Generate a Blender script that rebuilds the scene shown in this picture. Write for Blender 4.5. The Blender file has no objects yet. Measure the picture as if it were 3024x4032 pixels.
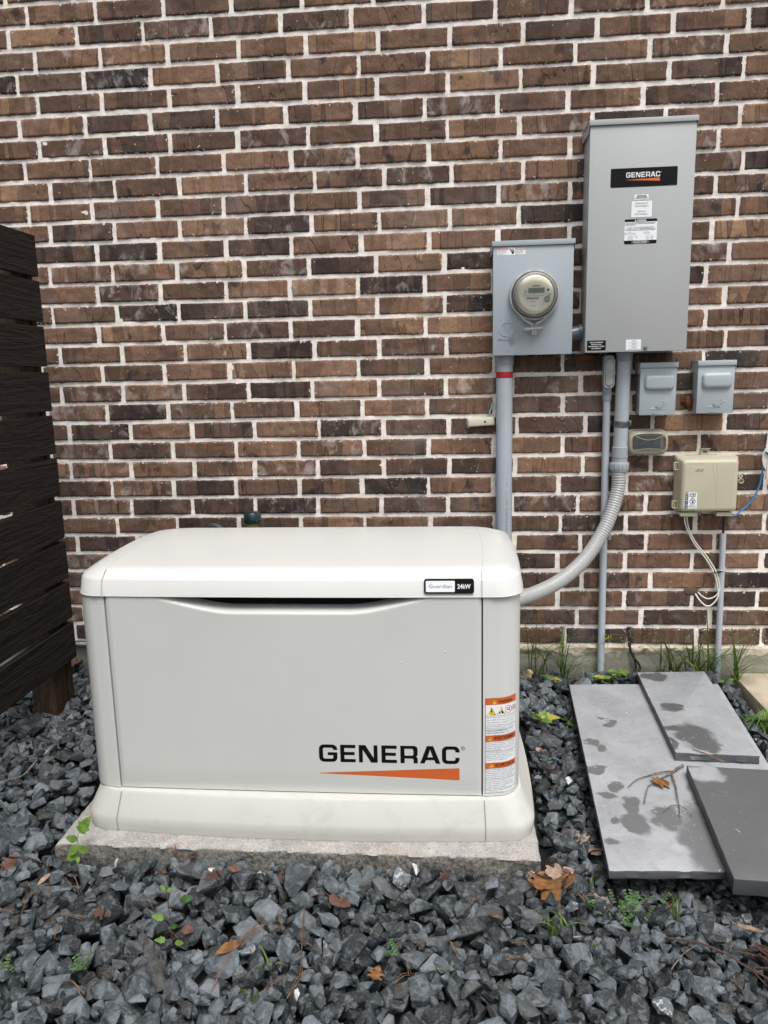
import bpy, bmesh, math, random
import numpy as np
from math import radians as R, sin, cos, pi
from mathutils import Vector, Matrix
from mathutils.geometry import tessellate_polygon

# ------------------------------------------------------------------ camera, sky, sun, exposure
S = bpy.context.scene
cam = bpy.data.cameras.new('camera'); co = bpy.data.objects.new('camera', cam); S.collection.objects.link(co)
cam.sensor_fit = 'VERTICAL'; cam.sensor_height = 36; cam.sensor_width = 27; cam.lens = 26.942
cam.clip_start = 0.02; cam.clip_end = 200
rt = Vector((0.99618995, 0.08421388, -0.02266288)); up = Vector((0.00694571, 0.18242582, 0.98319509)); fw = Vector((-0.08693297, 0.97960647, -0.18114584))
M4 = Matrix((rt, up, -fw)).transposed().to_4x4(); M4.translation = Vector((1.372836, -2.963706, 1.333265))
co.matrix_world = M4; S.camera = co

SUN_EL, SUN_AZ = R(62), R(160)
W = bpy.data.worlds.new('World'); S.world = W; W.use_nodes = True
wn = W.node_tree; wn.nodes.clear()
sky = wn.nodes.new('ShaderNodeTexSky'); sky.sky_type = 'NISHITA'; sky.sun_disc = False
sky.sun_elevation = SUN_EL; sky.sun_rotation = SUN_AZ; sky.dust_density = 5; sky.air_density = 1.0; sky.ozone_density = 1.0
hs = wn.nodes.new('ShaderNodeHueSaturation'); hs.inputs['Saturation'].default_value = 0.36
bg = wn.nodes.new('ShaderNodeBackground'); bg.inputs['Strength'].default_value = 0.13
wo = wn.nodes.new('ShaderNodeOutputWorld')
wn.links.new(sky.outputs[0], hs.inputs['Color']); wn.links.new(hs.outputs[0], bg.inputs[0]); wn.links.new(bg.outputs[0], wo.inputs[0])
sl = bpy.data.lights.new('sun', 'SUN'); so = bpy.data.objects.new('sun', sl); S.collection.objects.link(so)
sl.energy = 1.65; sl.angle = R(25); sl.color = (1.0, 0.99, 0.98)
so.rotation_euler = (R(90) - SUN_EL, 0, pi - SUN_AZ + R(0))
S.view_settings.view_transform = 'Standard'; S.view_settings.look = 'None'; S.view_settings.gamma = 1
S.view_settings.exposure = 0.31
S.view_settings.use_curve_mapping = False
S.cycles.max_bounces = 6

rnd = random.Random(7); nr = np.random.default_rng(11)

# ------------------------------------------------------------------ material helpers
def lin(h):
    h = h.lstrip('#'); o = []
    for i in (0, 2, 4):
        c = int(h[i:i+2], 16) / 255; o.append(c/12.92 if c <= .04045 else ((c+.055)/1.055)**2.4)
    return (*o, 1)
class NT:
    def __init__(s, name):
        s.m = bpy.data.materials.new(name); s.m.use_nodes = True; s.t = s.m.node_tree; s.t.nodes.clear()
        s.out = s.t.nodes.new('ShaderNodeOutputMaterial'); s.p = s.t.nodes.new('ShaderNodeBsdfPrincipled')
        s.t.links.new(s.p.outputs[0], s.out.inputs[0])
    def n(s, kind, **kw):
        nd = s.t.nodes.new('ShaderNode' + kind)
        for k, v in kw.items(): setattr(nd, k, v)
        return nd
    def l(s, a, b): s.t.links.new(a, b)
    def put(s, v, inp):
        if isinstance(v, (int, float, tuple, list)): inp.default_value = v
        else: s.l(v, inp)
    def math(s, op, a, b=0.0, c=None, clamp=False):
        nd = s.n('Math', operation=op); nd.use_clamp = clamp
        s.put(a, nd.inputs[0]); s.put(b, nd.inputs[1])
        if c is not None: s.put(c, nd.inputs[2])
        return nd.outputs[0]
    def noise(s, vec, scale, detail=4, rough=.55, dist=0.0, dim='3D', w=None):
        nd = s.n('TexNoise', noise_dimensions=dim); nd.inputs['Scale'].default_value = scale; nd.inputs['Detail'].default_value = detail
        nd.inputs['Roughness'].default_value = rough; nd.inputs['Distortion'].default_value = dist
        if vec is not None: s.l(vec, nd.inputs['Vector'])
        if w is not None: s.put(w, nd.inputs['W'])
        return nd.outputs['Fac']
    def ramp(s, fac, stops, interp='LINEAR'):
        nd = s.n('ValToRGB'); e = nd.color_ramp.elements; nd.color_ramp.interpolation = interp
        while len(e) < len(stops): e.new(1)
        for i, (p, c) in enumerate(stops):
            e[i].position = p; e[i].color = c if isinstance(c, tuple) else ((c, c, c, 1) if isinstance(c, (int, float)) else lin(c))
        s.l(fac, nd.inputs[0]); return nd.outputs[0]
    def step(s, x, a, b):
        nd = s.n('MapRange', interpolation_type='SMOOTHSTEP'); s.put(x, nd.inputs[0]); nd.inputs[1].default_value = a; nd.inputs[2].default_value = b
        return nd.outputs[0]
    def mix(s, f, a, b, mode='MIX'):
        nd = s.n('Mix', data_type='RGBA', blend_type=mode); s.put(f, nd.inputs[0])
        s.put(lin(a) if isinstance(a, str) else a, nd.inputs[6]); s.put(lin(b) if isinstance(b, str) else b, nd.inputs[7])
        return nd.outputs[2]
    def bump(s, h, strength=.3, dist=.002):
        nd = s.n('Bump'); nd.inputs['Strength'].default_value = strength; nd.inputs['Distance'].default_value = dist
        s.l(h, nd.inputs['Height']); s.l(nd.outputs[0], s.p.inputs['Normal'])
    def obj(s): return s.n('TexCoord').outputs['Object']
    def pos(s): return s.n('NewGeometry').outputs['Position']
    def vmul(s, v, k):
        nd = s.n('VectorMath', operation='MULTIPLY'); s.l(v, nd.inputs[0]); nd.inputs[1].default_value = k; return nd.outputs[0]
    def col(s, c): s.put(lin(c) if isinstance(c, str) else c, s.p.inputs['Base Color'])
    def rough(s, r): s.put(r, s.p.inputs['Roughness'])

def mottled(name, c1, c2, scale=6, rough=.5, bump=0, bscale=200, bdist=.001, metal=0, spec=.5, detail=4):
    t = NT(name); v = t.pos()
    f = t.noise(v, scale, detail, .6)
    t.col(t.mix(t.step(f, .35, .65), c1, c2)); t.rough(rough); t.p.inputs['Metallic'].default_value = metal
    t.p.inputs['Specular IOR Level'].default_value = spec
    if bump: t.bump(t.noise(v, bscale, 3), bump, bdist)
    return t.m

def brick_mat():
    t = NT('brick_fired_clay')
    a = t.n('Attribute', attribute_name='bk'); b = t.n('Attribute', attribute_name='bt')
    sa = t.n('SeparateXYZ'); t.l(a.outputs['Vector'], sa.inputs[0]); sb = t.n('SeparateXYZ'); t.l(b.outputs['Vector'], sb.inputs[0])
    u, v, i = sa.outputs; tone, smear, edge = sb.outputs
    pos = t.pos()
    iw = t.math('MULTIPLY', i, 13.7)
    wob = t.noise(None, 9, 1, .5, 0, '1D', t.math('ADD', t.math('MULTIPLY', u, 2.2), iw))
    tilt = t.math('MULTIPLY', v, t.math('MULTIPLY', t.math('SUBTRACT', t.noise(None, 3, 0, .5, 0, '1D', iw), .5), 30.0))
    x = t.math('ADD', t.math('ADD', t.math('MULTIPLY', u, 15.0), t.math('MULTIPLY', wob, 3.0)), tilt)
    cell = t.math('FLOOR', x); fr = t.math('FRACT', x)
    w = t.n('TexWhiteNoise', noise_dimensions='2D'); cv = t.n('CombineXYZ'); t.l(cell, cv.inputs[0]); t.l(iw, cv.inputs[1]); t.l(cv.outputs[0], w.inputs['Vector'])
    wv = w.outputs['Value']
    sw = t.n('SeparateColor'); t.l(w.outputs['Color'], sw.inputs[0])
    blot = t.noise(t.vmul(pos, (1, 1, 1.4)), 17, 4, .6, .8)
    fac = t.math('ADD', t.math('ADD', t.math('MULTIPLY', tone, .60), t.math('MULTIPLY', wv, .38)), t.math('MULTIPLY', t.math('SUBTRACT', blot, .5), .42))
    c = t.ramp(fac, [(0.0, '#2b292b'), (.2, '#3f3531'), (.4, '#5b493e'), (.62, '#73594a'), (.82, '#8a6b57'), (1.0, '#a18263')])
    # kiln flash: near-black patches on some bricks
    kf = t.math('MULTIPLY', t.step(t.noise(t.vmul(pos, (1.2, 1, .9)), 12, 3, .5, .5), .56, .66), t.step(sw.outputs[1], .55, .8))
    c = t.mix(t.math('MULTIPLY', kf, .8), c, '#29272a')
    # fine mottling
    fine = t.noise(t.vmul(pos, (1.6, 1, .7)), 140, 5, .7)
    c = t.mix(t.math('MULTIPLY', t.math('SUBTRACT', 1.0, t.step(fine, .25, .6)), .45), c, '#2d211c')
    # crease lines
    cr = t.math('MULTIPLY', t.math('SUBTRACT', 1.0, t.step(fr, .0, .07)), t.step(sw.outputs[2], .25, .5))
    c = t.mix(t.math('MULTIPLY', cr, .65), c, '#1e1613')
    # lime smears
    sm = t.noise(t.vmul(pos, (1.25, 1, .85)), 17, 5, .6, .5)
    sthr = t.math('SUBTRACT', sm, t.math('MULTIPLY', t.math('SUBTRACT', 1.0, smear), .26))
    smk = t.math('MULTIPLY', t.step(sthr, .46, .66), t.math('ADD', .3, t.math('MULTIPLY', fine, .8)), clamp=True)
    c = t.mix(t.math('MULTIPLY', smk, .8), c, '#b5aaa2')
    hz = t.math('MULTIPLY', t.step(t.noise(pos, 4.5, 5, .65, .3), .48, .72), .22); c = t.mix(hz, c, '#a3978f')
    # mortar flecks, thicker near edges
    sp = t.noise(pos, 95, 3, .55)
    spk = t.math('MULTIPLY', t.step(t.math('ADD', sp, t.math('MULTIPLY', edge, .22)), .72, .75), 1.0)
    c = t.mix(spk, c, '#cfc5bc')
    t.col(c); t.rough(.9); t.p.inputs['Specular IOR Level'].default_value = .25
    h = t.math('ADD', t.math('MULTIPLY', fine, .8), t.math('ADD', t.math('MULTIPLY', blot, 1.6), t.math('MULTIPLY', cr, -1.4)))
    h = t.math('ADD', h, t.math('MULTIPLY', wv, .8))
    t.bump(h, .8, .0022); return t.m
def mortar_mat():
    t = NT('lime_mortar'); v = t.pos()
    f = t.noise(v, 30, 5, .65); c = t.mix(t.step(f, .3, .7), '#e2dad1', '#f4eee6')
    c = t.mix(t.math('MULTIPLY', t.step(t.noise(v, 5, 3), .52, .7), .3), c, '#e0cfc6')
    c = t.mix(t.math('MULTIPLY', t.step(t.noise(v, 90, 4), .58, .72), .3), c, '#9c8f85')
    t.col(c); t.rough(.95); t.bump(t.noise(v, 130, 5, .7), .6, .003); return t.m
def stone_mat():
    t = NT('slate_gravel'); a = t.n('Attribute', attribute_name='rv'); s3 = t.n('SeparateXYZ'); t.l(a.outputs['Vector'], s3.inputs[0])
    r1, r2, r3 = s3.outputs; v = t.pos()
    off = t.n('VectorMath', operation='ADD'); t.l(v, off.inputs[0]); t.l(t.vmul(a.outputs['Vector'], (9, 9, 9)), off.inputs[1]); p = off.outputs[0]
    c = t.ramp(r1, [(0, '#1d2022'), (.3, '#2b3134'), (.6, '#40474b'), (.85, '#5b6368'), (1, '#757b80')])
    n1 = t.noise(p, 38, 5, .65, .5)
    c = t.mix(t.math('MULTIPLY', t.step(n1, .47, .62), .42), c, '#8d959b')
    n2 = t.noise(p, 22, 3, .5, .3)
    c = t.mix(t.math('MULTIPLY', t.step(n2, .54, .62), .5), c, '#24272a')
    n3 = t.noise(p, 260, 3, .6); c = t.mix(t.math('MULTIPLY', t.step(n3, .66, .72), .6), c, '#9a9fa5')
    brown = t.math('MULTIPLY', t.step(r2, .8, .95), .4); c = t.mix(brown, c, '#4c473f')
    wh = t.math('MULTIPLY', t.step(r3, .982, .986), t.step(t.noise(p, 75, 5, .65, 1.0), .54, .60)); c = t.mix(wh, c, '#b9b9b6')
    t.col(c); t.rough(t.ramp(n2, [(.45, .62), (.62, .30)])); t.p.inputs['Specular IOR Level'].default_value = .5
    t.bump(t.math('ADD', t.noise(p, 90, 5, .7), t.math('MULTIPLY', t.noise(p, 30, 3, .6), 2.2)), 1.0, .006); return t.m
def slab_mat(name, base, light, wetc, stains, allwet=0.0, seed=0, dryspot=None):
    t = NT(name); v = t.pos()
    sh = t.n('VectorMath', operation='ADD'); t.l(v, sh.inputs[0]); sh.inputs[1].default_value = (seed, seed*.7, 0); p = sh.outputs[0]
    n = t.noise(p, 7, 6, .62, .4); c = t.mix(t.step(n, .3, .7), base, light)
    c = t.mix(t.math('MULTIPLY', t.step(t.noise(p, 28, 5, .6), .55, .7), .35), c, '#7d7e82')
    wb = t.n('TexNoise'); wb.inputs['Scale'].default_value = 17; wb.inputs['Detail'].default_value = 5; t.l(p, wb.inputs['Vector'])
    wd = t.vmul(wb.outputs['Color'], (.085, .10, 0)); q0 = t.n('VectorMath', operation='ADD'); t.l(v, q0.inputs[0]); t.l(wd, q0.inputs[1])
    q1 = t.n('VectorMath', operation='SUBTRACT'); t.l(q0.outputs[0], q1.inputs[0]); q1.inputs[1].default_value = (.0425, .05, 0)
    best = None
    for (cx, cy, rx, ry) in stains:
        s1 = t.n('VectorMath', operation='SUBTRACT'); t.l(q1.outputs[0], s1.inputs[0]); s1.inputs[1].default_value = (cx, cy, 0)
        s2 = t.n('VectorMath', operation='LENGTH'); t.l(t.vmul(s1.outputs[0], (1/rx, 1/ry, 0)), s2.inputs[0])
        d = s2.outputs['Value']; best = d if best is None else t.math('MINIMUM', best, d)
    if best is not None:
        wet = t.math('SUBTRACT', 1.0, t.step(best, .72, 1.12))
    else: wet = t.math('ADD', allwet, 0.0)
    if dryspot:
        s1 = t.n('VectorMath', operation='SUBTRACT'); t.l(q1.outputs[0], s1.inputs[0]); s1.inputs[1].default_value = (dryspot[0], dryspot[1], 0)
        s2 = t.n('VectorMath', operation='LENGTH'); t.l(t.vmul(s1.outputs[0], (1/dryspot[2], 1/dryspot[3], 0)), s2.inputs[0])
        wet = t.math('MULTIPLY', t.step(s2.outputs['Value'], .7, 1.1), allwet)
    wetm = t.math('MULTIPLY', wet, .88)
    c = t.mix(wetm, c, wetc)
    c = t.mix(t.math('MULTIPLY', t.step(t.noise(p, 55, 2, .5, 2.5), .70, .72), .6), c, '#57585b')
    c = t.mix(t.math('MULTIPLY', t.step(t.noise(p, 43, 1, .5, 3.5), .73+.03*allwet, .745+.03*allwet), .8-.3*allwet), c, '#c8cbd0')
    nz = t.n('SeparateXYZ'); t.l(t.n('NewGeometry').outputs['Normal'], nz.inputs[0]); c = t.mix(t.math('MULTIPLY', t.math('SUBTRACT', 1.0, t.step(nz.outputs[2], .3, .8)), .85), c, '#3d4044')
    t.col(c); t.rough(t.math('SUBTRACT', .62, t.math('MULTIPLY', wetm, .14)))
    t.bump(t.math('ADD', t.noise(p, 60, 5, .6), t.math('MULTIPLY', t.noise(p, 14, 3), 2.0)), .35, .003); return t.m
def pad_mat():
    t = NT('weathered_concrete'); v = t.pos()
    n = t.noise(v, 14, 5, .6); c = t.mix(t.step(n, .3, .7), '#969490', '#b2b0ab')
    c = t.mix(t.math('MULTIPLY', t.step(t.noise(v, 6, 3), .5, .68), .3), c, '#a88f7a')
    c = t.mix(t.math('MULTIPLY', t.step(t.noise(v, 190, 3, .6), .52, .66), .55), c, '#d8d2c8')
    c = t.mix(t.math('MULTIPLY', t.step(t.noise(v, 120, 3, .6), .6, .7), .6), c, '#5b544d')
    c = t.mix(t.math('MULTIPLY', t.step(t.noise(v, 9, 2), .63, .7), .5), c, '#8c5b3c')
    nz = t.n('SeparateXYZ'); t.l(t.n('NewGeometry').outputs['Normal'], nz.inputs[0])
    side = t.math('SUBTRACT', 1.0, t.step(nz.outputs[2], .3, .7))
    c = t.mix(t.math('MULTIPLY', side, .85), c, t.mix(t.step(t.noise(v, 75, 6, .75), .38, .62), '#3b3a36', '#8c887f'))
    t.col(c); t.rough(.93); t.bump(t.math('ADD', t.noise(v, 220, 4, .7), t.math('MULTIPLY', t.noise(v, 60, 4), 2.0)), .8, .004); return t.m
def found_mat():
    t = NT('foundation_concrete'); v = t.pos()
    n = t.noise(t.vmul(v, (1, 1, 3)), 7, 5, .6); c = t.mix(t.step(n, .3, .7), '#7f7d70', '#98958a')
    sz = t.n('SeparateXYZ'); t.l(v, sz.inputs[0])
    hi = t.step(t.math('ADD', sz.outputs[2], t.math('MULTIPLY', t.math('SUBTRACT', t.noise(t.vmul(v, (1, 1, 1.5)), 22, 4, .6), .5), .14)), .205, .222)
    c = t.mix(t.math('MULTIPLY', hi, .85), c, '#c9bba6')
    c = t.mix(t.math('MULTIPLY', t.step(t.noise(v, 90, 3, .6), .62, .7), .5), c, '#5d574c')
    lo = t.math('SUBTRACT', 1.0, t.step(t.math('ADD', sz.outputs[2], t.math('MULTIPLY', t.noise(v, 9, 3), .06)), .14, .20))
    c = t.mix(t.math('MULTIPLY', lo, .45), c, '#5f6350')
    t.col(c); t.rough(.92); t.bump(t.math('ADD', t.noise(v, 60, 5, .65), t.math('MULTIPLY', hi, .6)), .6, .006); return t.m
def wood_mat(name, c1, c2, vertical=False, rough=.8):
    t = NT(name); v = t.obj(); p = t.vmul(v, (9, 9, .7) if vertical else (9, .7, 9))
    d = t.noise(p, 3, 3, .55, 1.2); rings = t.math('FRACT', t.math('MULTIPLY', d, 9.0)); rr = t.step(rings, .1, .8)
    f = t.noise(t.vmul(v, (60, 60, 3) if vertical else (60, 3, 60)), 4, 4, .6)
    c = t.mix(t.math('ADD', t.math('MULTIPLY', rr, .6), t.math('MULTIPLY', f, .4)), c1, c2); t.col(c)
    t.rough(rough); t.p.inputs['Specular IOR Level'].default_value = .3
    t.bump(t.math('ADD', rr, f), .7, .003); return t.m
def plastic(name, c, rough=.4, grain=.08, dirt=None, gs=900, spec=.5, dk=.3, ds=5):
    t = NT(name); v = t.pos(); cc = t.mix(t.step(t.noise(v, 3, 3), .35, .65), c, tuple(min(1, x*.965) if k < 3 else 1 for k, x in enumerate(lin(c))))
    if dirt:
        cc = t.mix(t.math('MULTIPLY', t.step(t.noise(v, ds, 5, .65, .4), .5, .75), dk), cc, dirt)
        cc = t.mix(t.math('MULTIPLY', t.step(t.noise(v, 160, 3, .6), .68, .74), dk), cc, dirt)
    t.col(cc); t.rough(rough); t.p.inputs['Specular IOR Level'].default_value = spec
    if grain: t.bump(t.noise(v, gs, 2), grain, .001)
    return t.m
def clear(name, tint='#dfe0da', amount=.22, rough=.12):
    t = NT(name); tr = t.n('BsdfTransparent'); tr.inputs[0].default_value = lin(tint); ms = t.n('MixShader'); fz = t.n('Fresnel'); fz.inputs[0].default_value = 1.45
    t.col(tint); t.rough(rough); t.put(t.math('ADD', fz.outputs[0], amount, clamp=True), ms.inputs[0]); t.l(tr.outputs[0], ms.inputs[1]); t.l(t.p.outputs[0], ms.inputs[2]); t.l(ms.outputs[0], t.out.inputs[0]); return t.m
def leaf_mat(name, c1, c2, scale=60, trans=.25, rough=.5):
    t = NT(name); v = t.pos(); c = t.mix(t.step(t.noise(v, scale, 3), .35, .65), c1, c2); t.col(c); t.rough(rough)
    tr = t.n('BsdfTranslucent'); t.put(c, tr.inputs[0]); ms = t.n('MixShader'); ms.inputs[0].default_value = trans
    t.l(t.p.outputs[0], ms.inputs[1]); t.l(tr.outputs[0], ms.inputs[2]); t.l(ms.outputs[0], t.out.inputs[0]); return t.m

MAT = dict(
    brick=brick_mat(), mortar=mortar_mat(), stone=stone_mat(), pad=pad_mat(), found=found_mat(),
    soil=mottled('damp_soil', '#161718', '#25272a', 30, .95, .8, 90, .01),
    lid=plastic('warm_white_lid', '#d6d6d2', .3, .05, '#cfcabc', dk=.12),
    panel=plastic('light_grey_panel', '#d2d4cf', .42, .10, '#c3c3bb', dk=.12, ds=3),
    post=plastic('light_grey_post', '#d5d6d2', .4, .10),
    base=plastic('cream_base', '#cecdc6', .5, .10, '#a19d92', dk=.24, ds=14),
    gap=plastic('dark_gap', '#17161a', .8, 0, spec=.2), seam=plastic('moulded_seam', '#b9b7af', .5, 0), seamd=plastic('dark_seam', '#76736c', .6, 0),
    steel=plastic('grey_painted_steel', '#b0b3b2', .42, .22, None, 700),
    steelb=plastic('blue_grey_painted_steel', '#a4adb3', .38, .16, None, 700),
    steelc=plastic('pale_grey_painted_steel', '#abb5b9', .38, .16, None, 700),
    pvc=plastic('grey_pvc', '#adb4bc', .42, .06, '#95989a', dk=.35),
    pvcd=plastic('dark_grey_pvc', '#969da5', .4, .06), pvcelb=plastic('slate_grey_pvc', '#5c656d', .3, .04),
    flexm=plastic('grey_flexible_conduit', '#a3a4a2', .3, .03), coup=plastic('grey_conduit_fitting', '#9da3a8', .4, .08),
    galv=mottled('galvanised_steel', '#9ea3a6', '#7c8286', 40, .3, 0, metal=.9), alu=mottled('cast_aluminium', '#b4b6b7', '#9fa1a2', 40, .42, .3, 500, .0005, metal=.3),
    red=plastic('red_tape', '#a8242a', .45, .02), white=plastic('label_white', '#eff2f4', .4, 0), black=plastic('label_black', '#0c0d0f', .4, 0, spec=.2),
    ink=plastic('printed_black', '#0d0f12', .5, 0, spec=.2), inkg=plastic('printed_grey', '#5e646c', .5, 0), inkw=plastic('printed_white', '#e9ebea', .5, 0),
    orange=plastic('printed_orange', '#d0662f', .45, 0), yellow=plastic('printed_yellow', '#e8c92f', .5, 0), redp=plastic('printed_red', '#c93848', .5, 0), navy=plastic('printed_navy', '#1c2340', .5, 0),
    cream=plastic('meter_cream', '#efebd6', .5, 0), creaml=plastic('meter_label_cream', '#f5f4ea', .5, 0), lcd=plastic('lcd_grey_green', '#7f8b80', .3, 0), lcdd=plastic('lcd_segment', '#56635c', .4, 0),
    clear=clear('clear_polycarbonate', '#ffffff', .0, .05), clouded=clear('clouded_polycarbonate', '#d3cfbd', .5, .2),
    beige=plastic('beige_plastic', '#bdb8a0', .45, .14, '#a59f88', dk=.2), beiged=plastic('beige_plastic_dark', '#8f8967', .5, .1), ivory=plastic('ivory_plastic', '#d2ccb8', .45, .05),
    wblue=plastic('blue_cable_jacket', '#3a78b4', .35, 0), wteal=plastic('teal_wire', '#7fb3b8', .4, 0), wwhite=plastic('white_cable_jacket', '#d9d8cd', .4, 0), rubber=plastic('black_rubber', '#15161a', .45, 0),
    dwood=wood_mat('dark_stained_wood', '#16110f', '#2d2420'), bwood=wood_mat('weathered_post_wood', '#2e2219', '#524234', True),
    green=plastic('green_cap_plastic', '#112829', .35, 0, '#c9cfc4', dk=.5), olive=mottled('olive_pipe', '#5a5436', '#6d653f', 30, .5),
    reg=plastic('regulator_grey', '#1b1f22', .45, .1), pave=mottled('pale_pavement_concrete', '#c9bea8', '#b5a890', 8, .9, .5, 200, .002),
    foam=plastic('orange_sealant_foam', '#6e3714', .6, .3, gs=200), soot=plastic('brown_sealant_patch', '#5f4e44', .9, .3),
    tan=mottled('tan_limestone', '#b09a76', '#cdbd9c', 40, .85, .8, 80, .004), wht=mottled('pale_quartz', '#9a9c9b', '#cfd0cc', 60, .7, .7, 90, .004),
    grass=leaf_mat('grass_green', '#55702a', '#789140'), grassd=leaf_mat('grass_dark_green', '#3f5a22', '#5f7d33'), stem=leaf_mat('dry_stem', '#7d7a45', '#98905a', trans=.05),
    leafg=leaf_mat('leaf_bright_green', '#587a2c', '#789745'), leafd=leaf_mat('leaf_dark_green', '#2c4a24', '#466b33'), leafy=leaf_mat('leaf_yellow', '#a39a3c', '#b8b054'), leafc=leaf_mat('clover_green', '#44603a', '#5f7f4c'),
    oak=leaf_mat('dry_oak_orange', '#704a2a', '#936638', 70, .08, .6), oakb=leaf_mat('dry_leaf_brown', '#523a30', '#735247', 70, .05, .6), oakp=leaf_mat('dry_leaf_pale', '#8c7464', '#ab9381', 70, .05, .6), redl=leaf_mat('dry_leaf_red', '#3c2723', '#50342b', 70, .05),
    needle=leaf_mat('pine_needle', '#6e4a30', '#927050', 80, .05), twig=mottled('twig_bark', '#4c403a', '#82776f', 120, .8, .6, 200, .001), rtwig=mottled('reddish_twig', '#45302a', '#604438', 120, .7),
)
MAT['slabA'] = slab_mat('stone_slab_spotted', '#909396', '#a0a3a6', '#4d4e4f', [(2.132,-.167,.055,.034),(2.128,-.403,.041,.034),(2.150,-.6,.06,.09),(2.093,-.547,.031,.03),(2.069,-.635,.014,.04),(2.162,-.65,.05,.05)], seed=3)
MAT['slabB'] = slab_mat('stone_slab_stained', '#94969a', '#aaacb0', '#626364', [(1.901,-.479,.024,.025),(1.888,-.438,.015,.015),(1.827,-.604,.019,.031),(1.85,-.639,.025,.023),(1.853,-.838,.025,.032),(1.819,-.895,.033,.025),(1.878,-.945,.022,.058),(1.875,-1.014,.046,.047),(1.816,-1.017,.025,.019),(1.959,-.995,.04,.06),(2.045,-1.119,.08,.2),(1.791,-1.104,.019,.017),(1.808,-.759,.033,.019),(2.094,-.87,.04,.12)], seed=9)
MAT['slabC'] = slab_mat('stone_slab_wet', '#9c9ea1', '#a6a8ab', '#4f5051', [], .95, 17, (2.10,-.83,.06,.05))

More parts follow.
